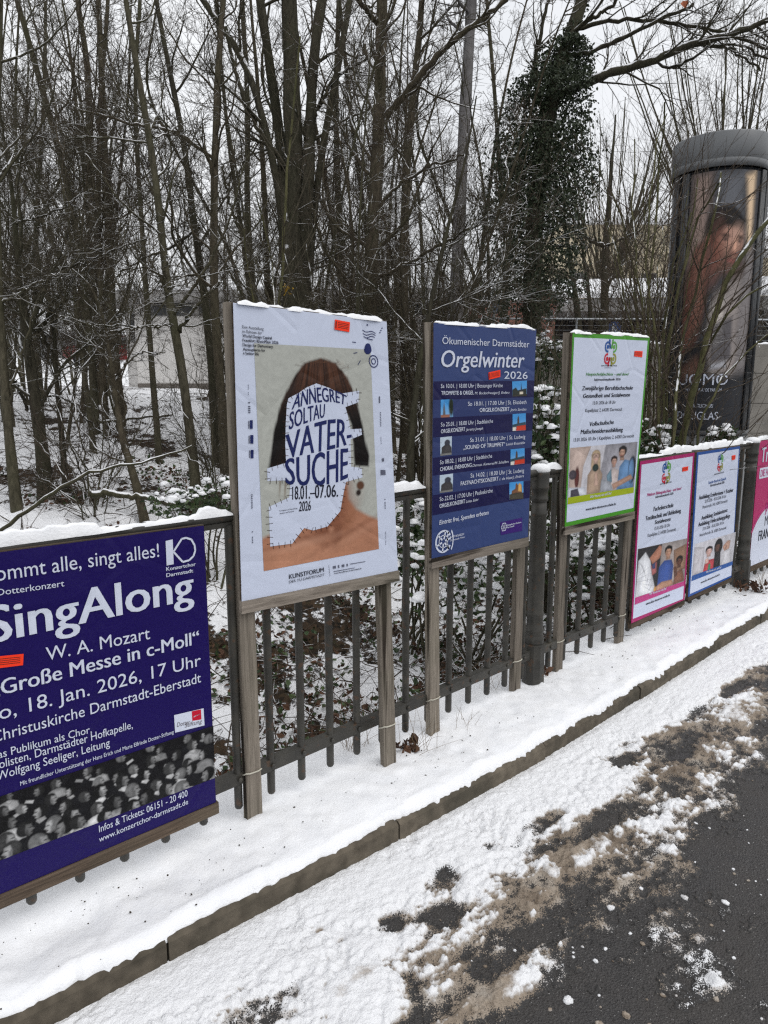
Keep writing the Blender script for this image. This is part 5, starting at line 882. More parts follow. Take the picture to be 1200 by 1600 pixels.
t = thing('flat_roofed_building', 'long low pale building with flat snowy roof and narrow high windows behind the trees', 'building', base)
MB().fbox(fr, (1.0, 0, 1.2), (W, 6, 4.07)).fbox(fr, (1.0, .12, 4.07), (W, 6, 4.52)).fbox(fr, (0, 1.6, 1.2), (.998, 6, 4.52)).build('wall', M_PLAST, t)
MB().fbox(fr, (1.0, -.04, 1.2), (W, -.002, 1.72)).build('plinth', plain('plinth_grey', (112, 106, 100), .9), t)
rf = MB().fbox(fr, (-.5, -.9, 4.54), (W + .3, 6.4, 4.86)).build('roof', M_FASC, t)
MB().fbox(fr, (-.52, -.92, 4.863), (W + .32, 6.4, 4.95)).build('roof_snow', M_SNOW, rf)
for i in range(12):
    x0 = 1.4 + i * .95
    w = MB().fbox(fr, (x0, .06, 4.09), (x0 + .8, .118, 4.50)).build('window', M_FASC, t); MB().fbox(fr, (x0 + .05, .045, 4.13), (x0 + .75, .058, 4.46)).build('pane', M_GLASS, w)
MB().fbox(fr, (.2, 1.52, 3.3), (.85, 1.598, 4.3)).build('window', M_GLASS, t)
D = 31; fr = frame(560, D); t = thing('garden_wall', 'low light grey wall with snow on top behind the red car', 'wall', fr[0] + [0, 0, 1.3])
MB().fbox(fr, (0, 0, 1), (5.2, .3, zpx(548, D))).build('wall_body', M_PLAST, t); MB().fbox(fr, (-.02, -.04, zpx(548, D) + .003), (5.25, .34, zpx(543, D))).build('coping_snow', M_SNOW, t)
D = 13.5; fr = frame(765, D, .05); t = thing('concrete_wall', 'grey board marked concrete wall between the organ board and the advertising pillar', 'wall', fr[0] + [0, 0, .3])
mb = MB()
for i in range(5): z0 = -.3 + i * .55; mb.fbox(fr, (0, .004 * (i % 2), z0), (9.5, .3, min(z0 + .54, 2.42)))
mb.fbox(fr, (0, .03, -.3), (9.5, .28, 2.41)).build('wall_body', M_CONC, t)
mb = MB()
for k in range(40): lump(mb, tuple(fr[0] + fr[1] * (.1 + .24 * k) + fr[2] * .15 + np.array([0, 0, 2.40])), rs.uniform(.13, .19), 900 + k, 0, .5)
mb.build('coping_snow', M_SNOW, t, True)
M_GALV = plain('galvanised_steel', (150, 154, 158), .45, .5, .1, 12, metal=.4)
fr2 = (fr[0] + fr[2] * .9, fr[1], fr[2]); t = thing('wire_fence', 'thin galvanised fence with a single light top rail behind the green edged board', 'fence', fr2[0] + [0, 0, .5])
for i in range(7): mb = MB().tube([fr2[0] + fr2[1] * (.4 + i * 1.4) + np.array([0, 0, 0.3]), fr2[0] + fr2[1] * (.4 + i * 1.4) + np.array([0, 0, 2.95])], .022, 6); mb.build('fence_post', M_GALV, t)
mb = MB().tube([fr2[0] + np.array([0, 0, 2.93]), fr2[0] + fr2[1] * 9.4 + np.array([0, 0, 2.93])], .02, 6); mb.build('top_rail', M_GALV, t)
mb = MB()
for z in np.arange(2.45, 2.9, .09): mb.tube([fr2[0] + np.array([0, 0, z]), fr2[0] + fr2[1] * 9.4 + np.array([0, 0, z])], .003, 3)
mb.build('wires', M_GALV, t)
# brick house with gable, and the long shelter roof beside it
D = 23; fr = frame(780, D, .02); k = D / F_PX; t = thing('brick_house', 'small brown brick house with a snowy gable roof left of the long shelter', 'house', fr[0] + [0, 0, 1.3])
x1 = 80 * k; zg = zpx(474, D); zp = zpx(446, D); xp = 56 * k
mb = MB().fbox(fr, (-.6, 0, 1), (x1, 5, zg)); P = lambda x, y, z: tuple(fr[0] + fr[1] * x + fr[2] * y + np.array([0, 0, z]))
xl = 28 * k
mb.add([P(xl, .002, zg), P(x1, .002, zg), P(xp, .002, zp), P(xl, 5, zg), P(x1, 5, zg), P(xp, 5, zp)], [(0, 1, 4, 3)]); mb.poly([P(xl, 0, zg), P(x1, 0, zg), P(xp, 0, zp)]); mb.build('wall', M_BRICK, t)
mb = MB()
for a, c in (((xl - .15, zg - .08), (xp, zp)), ((x1 + .3, zg - .16), (xp, zp))):
    A_, C_ = a, c; d_ = .12
    mb.hexa([P(a[0], -.25, a[1]), P(c[0], -.25, c[1]), P(c[0], 5.2, c[1]), P(a[0], 5.2, a[1])], [P(a[0], -.25, a[1] + d_), P(c[0], -.25, c[1] + d_), P(c[0], 5.2, c[1] + d_), P(a[0], 5.2, a[1] + d_)])
mb.build('roof', M_SNOW, t)
mb = MB().fbox(fr, (66 * k, -.05, zpx(505, D)), (76 * k, -.003, zpx(488, D))); mb.build('window', M_GLASS, t)
MB().tube([P(46 * k, -.3, zp + .02), P(46 * k, -.34, zp + .02)], .10, 12).build('red_plate', plain('red_paint', (205, 30, 50), .4), t)
D = 26; fr = frame(838, D, -.12); k = D / F_PX; t = thing('long_shelter', 'long open shelter with a snow covered sloping roof left of the advertising pillar', 'shelter', fr[0] + [0, 0, 1.3])
ze, zr = zpx(474, D), zpx(452, D); L = 9.0
mb = MB(); mb.hexa([P(0, 0, 0)] * 0 or [tuple(fr[0] + fr[1] * x + fr[2] * y + np.array([0, 0, z])) for x, y, z in ((-.4, -.6, ze), (L, -.6, ze), (L, 3.0, zr + .45), (-.4, 3.0, zr + .45))], [tuple(fr[0] + fr[1] * x + fr[2] * y + np.array([0, 0, z + .14])) for x, y, z in ((-.4, -.6, ze), (L, -.6, ze), (L, 3.0, zr + .45), (-.4, 3.0, zr + .45))]); mb.build('roof_snow', M_SNOW, t)
MB().fbox(fr, (-.35, -.55, ze - .42), (L, 3, ze - .01)).build('roof_beam', M_FASC, t)
for i in range(6): MB().fbox(fr, (.2 + i * 1.7, -.4, 1.2), (.34 + i * 1.7, -.26, ze - .43)).build('post', M_DARK, t)
MB().fbox(fr, (-.2, 2.6, 1.2), (L, 2.8, ze - .43)).build('back_wall', M_DARK, t)
for i in range(4): MB().fbox(fr, (2.6 + i * 1.1, 2.5, 2.6), (3.2 + i * 1.1, 2.597, 3.9)).build('window', M_PLAST if i % 2 else M_GLASS, t)
def apartments(u, d, w, ztop, label, rot=0):
    fr = frame(u, d, rot); t = thing('apartment_building', label, 'building', fr[0] + [0, 0, 1.5])
    MB().fbox(fr, (0, 0, 1), (w, 9, ztop)).build('wall', M_BEIGE, t); rf = MB().fbox(fr, (-.3, -.3, ztop + .003), (w + .3, 9.3, ztop + .35)).build('roof', M_SNOW, t)
    for r in range(int((ztop - 3) / 2.8)):
        for c in range(int(w / 2.6)):
            x0 = .9 + c * 2.6; z0 = 3 + r * 2.8; wd = MB().fbox(fr, (x0, -.05, z0), (x0 + 1.2, -.003, z0 + 1.4)).build('window', M_FASC, t); MB().fbox(fr, (x0 + .08, -.062, z0 + .08), (x0 + 1.12, -.052, z0 + 1.32)).build('pane', M_GLASS, wd)
apartments(865, 58, 11, 13.5, 'tall beige apartment building glimpsed through the twigs above the shelter')
apartments(1160, 42, 9, 8.5, 'beige apartment building behind the right side of the advertising pillar', -.1)
M_TYRE = plain('tyre_rubber', (28, 28, 30), .8); M_RIM = plain('wheel_rim', (150, 150, 155), .4, .5, metal=.5)
def car(u, d, z, rot, rgb, label):
    fr = frame(u, d, rot); o, ax, ay = fr; t = thing('parked_car', label, 'car', o + [0, 0, z]); M = plain('car_paint', rgb, .3, .5, .05)
    prof = [(0, .35), (0, .75), (.12, .92), (.9, 1.0), (1.45, 1.40), (1.9, 1.47), (3.0, 1.45), (3.65, 1.02), (3.98, .95), (4.08, .7), (4.08, .35), (3.55, .3), (.6, .3)]
    n = len(prof); ys = [(0, .94), (.12, 1.0), (1.58, 1.0), (1.7, .94)]
    V = [tuple(o + ax * (2.04 + (x - 2.04) * s) + ay * (y + (.12 * (1 if y < .8 else -1) if zz > 1.1 else 0)) + np.array([0, 0, z + zz])) for y, s in ys for x, zz in prof]
    mb = MB(); mb.add(V, [(i * n + j, i * n + (j + 1) % n, (i + 1) * n + (j + 1) % n, (i + 1) * n + j) for i in range(3) for j in range(n)]); mb.poly(V[:n]); mb.poly(V[-n:][::-1]); mb.build('body', M, t)
    mb = MB()
    for x0, x1, x2, x3 in ((1.02, 1.95, 1.95, 1.52), (2.03, 3.5, 2.98, 2.03)):
        mb.poly([tuple(o + ax * x + ay * (-.012 if zz < 1.2 else .095) + np.array([0, 0, z + zz])) for x, zz in ((x0, 1.03), (x1, 1.03), (x2, 1.38), (x3, 1.38))])
    mb.build('window', M_GLASS, t)
    for x in (.78, 3.3):
        for y in (-.02, 1.52):
            c = o + ax * x + ay * y + np.array([0, 0, z + .31]); w = MB().tube([c, c + ay * .2], .31, 18).build('wheel', M_TYRE, t); MB().tube([c - ay * .012, c + ay * .01], .2, 14).build('rim', M_RIM, w)
    MB().fbox((o, ax, ay), (1.5, .18, z + 1.475), (3.0, 1.5, z + 1.53)).build('roof_snow', M_SNOW, t)
    MB().fbox((o, ax, ay), (.0, .1, z + .72), (.06, .4, z + .86)).build('headlight', M_PLAST, t)
car(555, 28.5, zpx(613, 28.5), .1, (108, 24, 32), 'dark red car parked between the portrait board and the organ board')
car(108, 36, zpx(572, 36), .25, (110, 26, 26), 'small red car parked far off among the trees at the left')
car(40, 38, zpx(568, 38), -.1, (130, 132, 136), 'pale grey car parked far off beside the small red one')
M_BLUE = plain('sign_blue', (40, 74, 130), .4, .4, .05); M_WHT = plain('sign_white', (220, 222, 226), .4)
def sign(u, v, d, r, label, name, ped, rot=0):
    fr = frame(u, d, rot); o, ax, ay = fr; z = zpx(v, d); g = float(terr(o[0], o[1])); t = thing(name, label, 'sign', o + [0, 0, g])
    MB().tube([o + np.array([0, 0, g - .2]), o + np.array([0, 0, z + r])], .03, 8).build('pole', M_GALV, t)
    c = o - ay * .05 + np.array([0, 0, z]); pl = MB().tube([c - ay * .012, c], r, 28).build('sign_plate', M_BLUE if ped else plain('sign_back', (58, 66, 84), .5), t)
    if ped:
        mb = MB()
        for sx, sc in ((-.18, 1), (.30, .62)):
            q = lambda x, zz: tuple(c - ay * .0150 + ax * (sx + x * sc) * r + np.array([0, 0, (zz * sc - (.0 if sc == 1 else .2)) * r]))
            mb.poly([q(.15 * math.cos(a), .55 + .15 * math.sin(a)) for a in np.linspace(0, 6.28, 11)[:-1]])
            mb.poly([q(-.2, .35), q(-.16, -.1), q(-.22, -.75), q(-.06, -.75), q(0, -.15), q(.1, -.75), q(.26, -.75), q(.16, -.05), q(.22, .35)])
        mb.build('pictogram', M_WHT, pl)
sign(949, 515, 20, .17, 'round blue sign with white walking figures just above the green edged board', 'pedestrian_sign', True)
sign(766, 481, 18, .20, 'round dark sign seen from behind among twigs above the organ concert board', 'round_sign', False, .9)

# ================================================================== ADVERTISING PILLAR
cc = np.array([8.98, 4.17]); Rb = .528; gz = float(terr(cc[0], cc[1])) - .1
t = thing('advertising_pillar', 'round dark grey advertising pillar with a curved perfume advert behind bare twigs', 'advertising pillar', (cc[0], cc[1], gz))
c3 = (cc[0], cc[1], 0)
M_PIL = plain('pillar_grey_metal', (104, 106, 108), .4, .5, .06, 3); M_PILD = plain('pillar_dark_frame', (40, 42, 45), .35, .5, .1, 3)
MB().lathe([(Rb + .0, gz - .2), (Rb, 1.10), (Rb - .03, 1.11)], c3, 64).build('base', M_PIL, t, True)
MB().lathe([(Rb - .03, 1.112), (Rb - .03, 4.06)], c3, 64).build('core', M_PILD, t, True)
MB().lathe([(Rb - .01, 4.07), (Rb + .004, 4.075), (Rb + .004, 4.15), (Rb + .001, 4.155), (Rb + .004, 4.16), (Rb + .004, 4.425), (Rb - .004, 4.437), (Rb - .03, 4.442), (.02, 4.45)], c3, 64).build('cap', M_PIL, t, True)
MB().lathe([(Rb + .012, 1.11), (Rb + .012, 1.16), (Rb - .02, 1.165)], c3, 64).build('base_ring', M_PILD, t, True)
a_cam = math.atan2(-cc[1], -cc[0]); a0, a1 = a_cam + .19 - .80, a_cam + .19 + .80
for k in range(3):
    for ed in (-1, 1):
        for j in range(3):
            a = a_cam + .19 + k * 2 * math.pi / 3 + ed * (.84 + .055 * j); q = np.array([cc[0] + (Rb - .012) * math.cos(a), cc[1] + (Rb - .012) * math.sin(a), 0])
            MB().tube([q + [0, 0, 1.17], q + [0, 0, 4.045]], .020, 8).build('frame_rib', M_PILD, t, True)
def advert():
    A = .40; p = Paint(150, 250, A, (58, 58, 62), .4); W = lambda q: q * A
    def P_(L, c, s=.02, o=1): p.p([(W(x), y) for x, y in L], c, s, o)
    P_([(.05, 0), (.3, 0), (.28, .3), (.1, .45), (0, .5)], (128, 106, 96), .06); P_([(.35, 0), (.75, 0), (.72, .16), (.4, .2)], (84, 86, 92), .05); P_([(.74, .02), (.9, .0), (.92, .3), (.84, .3), (.78, .1)], (196, 166, 128), .03)
    P_([(.02, .40), (.12, .28), (.30, .24), (.34, .4), (.30, .55), (.22, .68), (-.02, .72)], (104, 62, 48), .03); P_([(.16, .30), (.24, .28), (.28, .5), (.2, .6)], (134, 88, 70), .05, .8)
    P_([(.42, .46), (.66, .40), (.98, .36), (1.02, .95), (.42, .95), (.36, .6)], (134, 124, 120), .03); P_([(.40, .50), (.56, .47), (.62, .6), (.5, .72), (.38, .62)], (176, 166, 158), .03)
    P_([(.80, .3), (1.02, .28), (1.02, .9), (.84, .9), (.76, .6)], (104, 98, 98), .05)
    p.e(W(.50), .215, .098, .085, (30, 27, 28), .1, .02); p.e(W(.58), .285, .078, .092, (158, 112, 92), .12, .02); p.p([(W(.28), .24), (W(.36), .15), (W(.6), .135), (W(.78), .19), (W(.74), .22), (W(.5), .205), (W(.4), .25), (W(.36), .30)], (30, 27, 28), .02); p.e(W(.68), .24, .03, .03, (190, 148, 126), 0, .06, .7); p.e(W(.42), .33, .03, .07, (110, 70, 56), .1, .05, .8); p.e(W(.30), .255, .014, .022, (150, 92, 70), 0, .01)
    p.e(W(.62), .35, .07, .05, (84, 58, 48), .15, .05, .85); p.e(W(.40), .30, .03, .09, (118, 66, 48), .1, .05, .8)
    p.e(W(.52), .242, .020, .006, (36, 26, 24), .15, .012); p.e(W(.72), .25, .018, .006, (36, 26, 24), .15, .012); p.e(W(.52), .256, .012, .006, (60, 45, 42), .1, .01); p.e(W(.71), .264, .011, .006, (60, 45, 42), .1, .01)
    p.e(W(.66), .285, .010, .030, (204, 146, 116), .12, .02); p.e(W(.66), .312, .018, .008, (120, 72, 58), 0, .015); p.e(W(.62), .338, .026, .008, (140, 74, 66), .1, .012)
    P_([(.02, .70), (.3, .64), (.42, .74), (.4, .80), (.02, .8)], (30, 30, 34), .03); P_([(.0, .76), (.25, .70), (.36, .74), (.3, .82), (.0, .84)], (96, 62, 48), .03); P_([(.42, .58), (.70, .55), (.72, .72), (.44, .73)], (58, 58, 66), .02, .8); P_([(.44, .735), (.66, .72), (.66, .75), (.44, .76)], (150, 150, 156), .012)
    gm = p.I.mean(2, keepdims=True); p.I = 1.5 * (gm + .78 * (p.I - gm)); P_([(-.1, .80), (1.1, .76), (1.1, 1.1), (-.1, 1.1)], (46, 47, 51), .05)
    return p
p = advert(); ny, nx, _ = p.I.shape; aa = np.linspace(a0, a1, nx); zz = np.linspace(4.03, 1.17, ny); AA, ZZ = np.meshgrid(aa, zz); rp = Rb - .022
V, F = grid(cc[0] + rp * np.cos(AA), cc[1] + rp * np.sin(AA), ZZ)
adv = link('advert', mesh('advert', V - [cc[0], cc[1], gz], F[:, ::-1], M_PHOTO, True, colors={'print': p.I.reshape(-1, 3)}), t)
mb = MB(); rl = Rb - .018
for s_, u0, u1, z0, hh, st in (('UOMO', .02, .70, 1.69, .125, 'l'), ('THE NEW EAU DE PARFUM', .12, .62, 1.615, .035, 'r'), ('ERHÄLTLICH BEI', .17, .52, 1.43, .04, 'r'), ('DOUGLAS', .04, .60, 1.29, .09, 'l')):
    V, F = glyphs(s_, *STY[st]); f = (V[:, 0] - V[:, 0].min()) / np.ptp(V[:, 0]); a = a0 + (a1 - a0) * (u0 + (u1 - u0) * f); z = z0 + V[:, 1] / CAPH * hh
    mb.add(np.stack([cc[0] + rl * np.cos(a), cc[1] + rl * np.sin(a), z], 1), F)
mb.build('lettering', MP['white'], adv)

# ================================================================== TREES
def level(rg, P, R, count, t0, t1, l0, l1, a0, a1, up, wig, m, rf, rmax, rmin, rel=True, taper=.5):
    B, n, _ = P.shape; L = np.linalg.norm(np.diff(P, axis=1), axis=2).sum(1)
    idx = rg.choice(B, count, p=L / L.sum()); t = rg.uniform(t0, t1, count); ft = t * (n - 1); i0 = np.minimum(ft.astype(int), n - 2); f = (ft - i0)[:, None]
    pos = P[idx, i0] * (1 - f) + P[idx, i0 + 1] * f; d = P[idx, i0 + 1] - P[idx, i0]; d /= np.linalg.norm(d, axis=1, keepdims=True) + 1e-9
    r = R[idx, i0] * (1 - f[:, 0]) + R[idx, i0 + 1] * f[:, 0]
    q = rg.randn(count, 3); q -= (q * d).sum(1, keepdims=True) * d; q /= np.linalg.norm(q, axis=1, keepdims=True) + 1e-9
    an = rg.uniform(a0, a1, count)[:, None]; d = np.cos(an) * d + np.sin(an) * q
    ln = rg.uniform(l0, l1, count) * (1 - taper * t) * (L[idx] if rel else 1)
    r0 = np.clip(r * rf * rg.uniform(.7, 1.1, count), rmin, rmax); seg = (ln / (m - 1))[:, None]
    out = [pos]
    for k in range(m - 1):
        out.append(out[-1] + d * seg); d = d + np.array([0, 0, up]) + wig * rg.randn(count, 3); d /= np.linalg.norm(d, axis=1, keepdims=True)
    s = np.linspace(0, 1, m)[None]; return np.stack(out, 1), np.maximum(r0[:, None] * (1 - .78 * s), rmin * .6)
def resample(P, n):
    P = np.asarray(P, float); s = np.concatenate([[0], np.cumsum(np.linalg.norm(np.diff(P, axis=0), axis=1))]); t = np.linspace(0, s[-1], n); Q = np.stack([np.interp(t, s, P[:, k]) for k in range(3)], 1)
    for _ in range(2): Q[1:-1] = .25 * Q[:-2] + .5 * Q[1:-1] + .25 * Q[2:]
    return Q
def multi(groups):
    Vs, Fs, n = [], [], 0
    for P, R, sd in groups:
        V, F = tube_arrays(P, R, sd); Vs.append(V); Fs.append(F + n); n += len(V)
    return np.concatenate(Vs), np.concatenate(Fs)
def build_tree(t, trunks, limbs, rg, cnt, bark, twig, off, lim=(.8, 2.4), up=.06, start=.22, ang=(.6, 1.3), trunk_sides=10, rough=.03):
    """trunks: list of (P, r0, r1). cnt: limbs, branches, twigs, twiglets"""
    G = []
    for P, r0, r1 in trunks:
        Q = resample(P, 26); s = np.linspace(0, 1, 26); r = r0 + (r1 - r0) * s + .35 * r0 * np.exp(-s * 14)
        Q[1:] += rg.randn(25, 3) * rough * r0; G.append((Q[None], (r * (1 + .05 * rg.randn(26)))[None]))
    V, F = multi([(a, b, trunk_sides) for a, b in G]); link('trunk', mesh('trunk', V - off, F, bark, True), t)
    TP = np.concatenate([g[0] for g in G]); TR = np.concatenate([g[1] for g in G])
    P1, R1 = level(rg, TP, TR, cnt[0], start, .97, lim[0], lim[1], ang[0], ang[1], up, .12, 26, .42, .032, .007, rel=False, taper=.45)
    if limbs:
        LP = np.stack([resample(P, 26) for P, a, b in limbs]); LP[:, 1:] += rg.randn(*LP[:, 1:].shape) * .012; LR = np.stack([np.linspace(a, b, 26) for P, a, b in limbs]); P1 = np.concatenate([LP, P1]); R1 = np.concatenate([LR, R1])
    P2, R2 = level(rg, P1, R1, cnt[1], .12, .95, .25, .6, .5, 1.1, .05, .14, 8, .55, .02, .0045)
    link('crown', (lambda VF: mesh('crown', VF[0] - off, VF[1], bark, True))(multi([(P1, R1, 6), (P2, R2, 5)])), t)
    P3, R3 = level(rg, P2, R2, cnt[2], .1, .95, .35, .8, .45, 1.1, .04, .15, 6, .6, .008, .0032)
    P4, R4 = level(rg, P3, R3, cnt[3], .1, .95, .35, .85, .45, 1.1, .03, .16, 4, .7, .004, .0024)
    link('twigs', (lambda VF: mesh('twigs', VF[0] - off, VF[1], twig, True))(multi([(P3, R3, 4), (P4, R4, 3)])), t)
TREE_GRP = 'bare trees standing in the snowy wood'
def px_tree(label, depth, stems, cnt, bark, twig, limbs=(), seed=0, name='bare_tree', top=1.0, cat='tree', **kw):
    """stems: list of (pixel points from the foot up, width at foot, width at top) all at one depth in the wood"""
    rg = np.random.RandomState(1000 + seed); k = depth / F_PX; tr = []
    for i, (pts, w0, w1) in enumerate(stems):
        P = [at_depth(u, v, depth + (0 if i == 0 else .15 * rg.randn())) for u, v in pts]
        if i == 0 or stems[i][0][0][1] > 430:
            g = float(terr(P[0][0], P[0][1]))
            if P[0][2] > g: P = [np.array([P[0][0] + .02, P[0][1], g - .15])] + P
            else: P[0][2] = min(P[0][2], g - .05)
        d = (P[-1] - P[-2]); d /= np.linalg.norm(d)
        if pts[-1][1] < 40: d = d * .55 + np.array([0, 0, .5]); P += [P[-1] + d * 1.2 * top, P[-1] + d * 2.2 * top + rg.randn(3) * .1]; w1 = w1 * .7
        elif i or pts[-1][1] > 60: w1 = min(w1, 2.2)
        tr.append((P, w0 * k / 2, w1 * k / 2))
    lb = [([at_depth(u, v, depth - .12 * j) for j, (u, v) in enumerate(pts)], a * k / 2, b * k / 2) for pts, a, b in limbs]
    base = np.array([tr[0][0][0][0], tr[0][0][0][1], float(terr(tr[0][0][0][0], tr[0][0][0][1]))])
    t = thing(name, label, cat, base, TREE_GRP); build_tree(t, tr, lb, rg, cnt, bark, twig, base, **kw); return t, tr
C1 = (14, 90, 430, 1100)
px_tree('leaning olive barked tree second from the left edge, its trunk bending left as it rises', 7.6, [([(77, 832), (66, 700), (52, 600), (38, 500), (26, 400), (20, 300), (0, 180)], 25, 14)], C1, M_BARKD, M_TWIG, [([(42, 640), (24, 598), (0, 593), (-40, 585)], 6, 3), ([(30, 450), (75, 432), (154, 400), (230, 372)], 4, 2), ([(22, 350), (83, 333), (125, 304)], 4, 2)], 1)
px_tree('straight slim trunk at the very left edge of the picture', 7.2, [([(30, 822), (14, 690), (4, 560), (-4, 420), (-6, 200), (2, 0)], 15, 8)], C1, M_BARK, M_TWIG, [([(8, 640), (60, 455), (105, 420), (160, 380)], 4, 2), ([(0, 475), (50, 445), (100, 425)], 5, 3)], 2)
px_tree('thin dark sapling leaning between the two left trunks', 8.0, [([(107, 820), (98, 700), (88, 590), (84, 500), (60, 420), (52, 300)], 11, 5)], (12, 70, 330, 900), M_BARKD, M_TWIG, [([(70, 618), (110, 625), (160, 680), (190, 700)], 4, 2), ([(86, 560), (62, 520), (75, 490), (105, 468)], 7, 5)], 3)
px_tree('slender trunk that leans left from the snow at the handrail above the purple poster', 7.4, [([(226, 812), (208, 740), (192, 690), (182, 630), (174, 575), (164, 500), (140, 440), (112, 420)], 15, 7)], C1, M_BARKB, M_TWIG, [([(176, 590), (215, 552), (256, 550)], 4, 2), ([(168, 520), (230, 510), (270, 508)], 4, 2)], 4)
px_tree('straight pale brown double trunk in the left wood, rising from the slope', 11.0, [([(184, 605), (176, 520), (170, 380), (164, 250), (158, 100), (154, 0)], 15, 8), ([(160, 590), (158, 480), (153, 330), (156, 150), (170, 0)], 10, 6)], C1, M_BARKB, M_TWIGR, [], 5)
px_tree('thick reddish brown trunk near the left end of the pale building', 14.0, [([(151, 590), (149, 500), (150, 400), (140, 250), (138, 100), (120, 0)], 18, 7)], C1, M_BARKB, M_TWIGR, [], 6)
px_tree('curving mossy trunk in front of the pale building, forking low with a snowy branch', 7.6, [([(310, 800), (302, 720), (295, 660), (288, 600), (282, 540), (266, 500), (258, 420), (250, 330), (232, 200), (210, 90), (196, 0)], 17, 7)], C1, M_BARK, M_TWIG, [([(276, 520), (300, 490), (322, 462), (345, 440)], 6, 3), ([(268, 508), (220, 510), (150, 508), (90, 500)], 4, 2), ([(262, 470), (255, 440), (262, 400)], 6, 3)], 7)
px_tree('straight grey brown trunk just left of the portrait board', 9.4, [([(348, 640), (340, 560), (334, 460), (334, 330), (336, 200), (342, 80), (350, 0)], 16, 9)], C1, M_BARKB, M_TWIG, [([(334, 290), (326, 240), (276, 205), (170, 185), (118, 168)], 7, 3), ([(335, 250), (300, 222), (240, 190), (170, 160)], 5, 2)], 8)
px_tree('dark thin trunk leaning left between the straight trunks above the portrait board corner', 9.8, [([(330, 560), (318, 450), (300, 330), (290, 230), (268, 125), (243, 0)], 13, 7)], C1, M_BARKD, M_TWIG, [([(312, 355), (270, 385), (220, 405), (180, 432)], 6, 3)], 9)
px_tree('slim trunk with low twigs in front of the left end of the pale building', 9.6, [([(243, 640), (236, 560), (230, 470), (222, 360), (214, 240), (210, 120), (220, 0)], 10, 6)], C1, M_BARK, M_TWIGR, [], 10)
px_tree('short thin stem standing in the snow left of the bent trunk', 9.6, [([(141, 655), (134, 600), (126, 550), (118, 480), (112, 380), (90, 250)], 10, 5)], (12, 80, 350, 900), M_BARK, M_TWIG, [], 11)
px_tree('large dark many stemmed tree behind the portrait board, its stems fanning out', 10.5, [([(468, 640), (466, 480), (462, 350), (458, 200), (455, 80), (452, 0)], 42, 24), ([(455, 520), (446, 300), (432, 170), (415, 60), (405, 0)], 24, 14), ([(474, 520), (480, 330), (486, 160), (492, 60), (505, 0)], 26, 15), ([(450, 480), (438, 300), (400, 140), (372, 70), (310, 0)], 16, 9), ([(480, 440), (500, 250), (525, 120), (548, 0)], 16, 9)], (18, 130, 520, 1100), M_BARKD, M_TWIG, [([(446, 260), (400, 200), (372, 130), (352, 40)], 9, 5), ([(484, 200), (520, 120), (560, 100), (600, 70)], 7, 3)], 12, start=.3)
px_tree('tall straight brown trunk behind the portrait board with one long limb rising right', 9.6, [([(576, 640), (578, 490), (582, 360), (590, 240), (594, 120), (597, 0)], 25, 19)], (15, 110, 460, 1000), M_BARKB, M_TWIG, [([(603, 184), (632, 150), (660, 112), (692, 76), (740, 42), (790, 0)], 12, 7), ([(588, 436), (650, 404), (692, 380), (746, 350), (790, 322)], 7, 3), ([(585, 330), (620, 290), (668, 262), (730, 240)], 6, 3), ([(592, 40), (578, 20), (560, 0)], 10, 8)], 13)
px_tree('smooth pale grey trunk standing like a pole left of the ivy covered tree', 12.0, [([(706, 640), (712, 480), (718, 330), (728, 150), (737, 0)], 24, 19)], (8, 50, 200, 400), M_BARKP, M_TWIG, [], 14, start=.7, rough=.0)
ivy_t, ivy_tr = px_tree('big tree clothed in dark ivy with a long limb reaching right over the pillar', 12.0, [([(828, 640), (832, 480), (836, 350), (848, 230), (866, 130), (888, 60), (912, 0)], 34, 21)], (10, 120, 600, 1300), M_BARKD, M_TWIG, [([(868, 150), (893, 140), (940, 117), (1017, 95), (1083, 68), (1150, 52), (1230, 20)], 15, 8), ([(868, 86), (917, 83), (973, 60), (1027, 32), (1083, 8)], 8, 5), ([(898, 45), (960, 30), (1027, 32), (1100, 43), (1160, 60), (1230, 90)], 7, 4), ([(1010, 97), (1060, 106), (1110, 70), (1160, 72), (1230, 110)], 5, 3), ([(900, 45), (940, 20), (975, -10)], 7, 5), ([(1083, 68), (1140, 75), (1190, 110)], 5, 3), ([(850, 200), (835, 100), (850, 30), (862, -20)], 8, 5)], 15, start=.45)
px_tree('dark ivy wrapped group of three stems in front of the shelter roof', 16.0, [([(908, 560), (904, 500), (896, 440), (890, 400), (880, 340), (884, 250)], 16, 7), ([(924, 560), (922, 480), (916, 420), (908, 395), (914, 330)], 15, 7), ([(944, 560), (945, 480), (944, 420), (946, 380), (952, 300), (962, 180)], 20, 8), ([(948, 440), (968, 420), (975, 380), (985, 300)], 9, 5)], (12, 80, 300, 600), M_BARKD, M_TWIGR, [([(945, 385), (920, 375), (900, 360)], 7, 4), ([(948, 384), (975, 372), (1000, 360)], 5, 3), ([(906, 388), (880, 384), (866, 384)], 5, 3)], 16)
px_tree('tall thin trunk in the middle, right of the big many stemmed tree', 13.5, [([(540, 600), (536, 450), (528, 300), (524, 150), (530, 0)], 13, 8)], C1, M_BARK, M_TWIGR, [], 17)
px_tree('brown trunk between the portrait board and the organ board', 12.5, [([(634, 600), (630, 460), (632, 340), (640, 200), (655, 60), (660, 0)], 18, 9), ([(612, 600), (618, 480), (626, 380), (646, 260), (690, 130)], 11, 6)], C1, M_BARKB, M_TWIG, [], 18)
px_tree('leaning trunk just left of the organ concert board', 7.8, [([(640, 720), (646, 640), (655, 570), (668, 500), (684, 420), (704, 340), (730, 240), (744, 150)], 14, 6)], C1, M_BARKD, M_TWIG, [], 19)
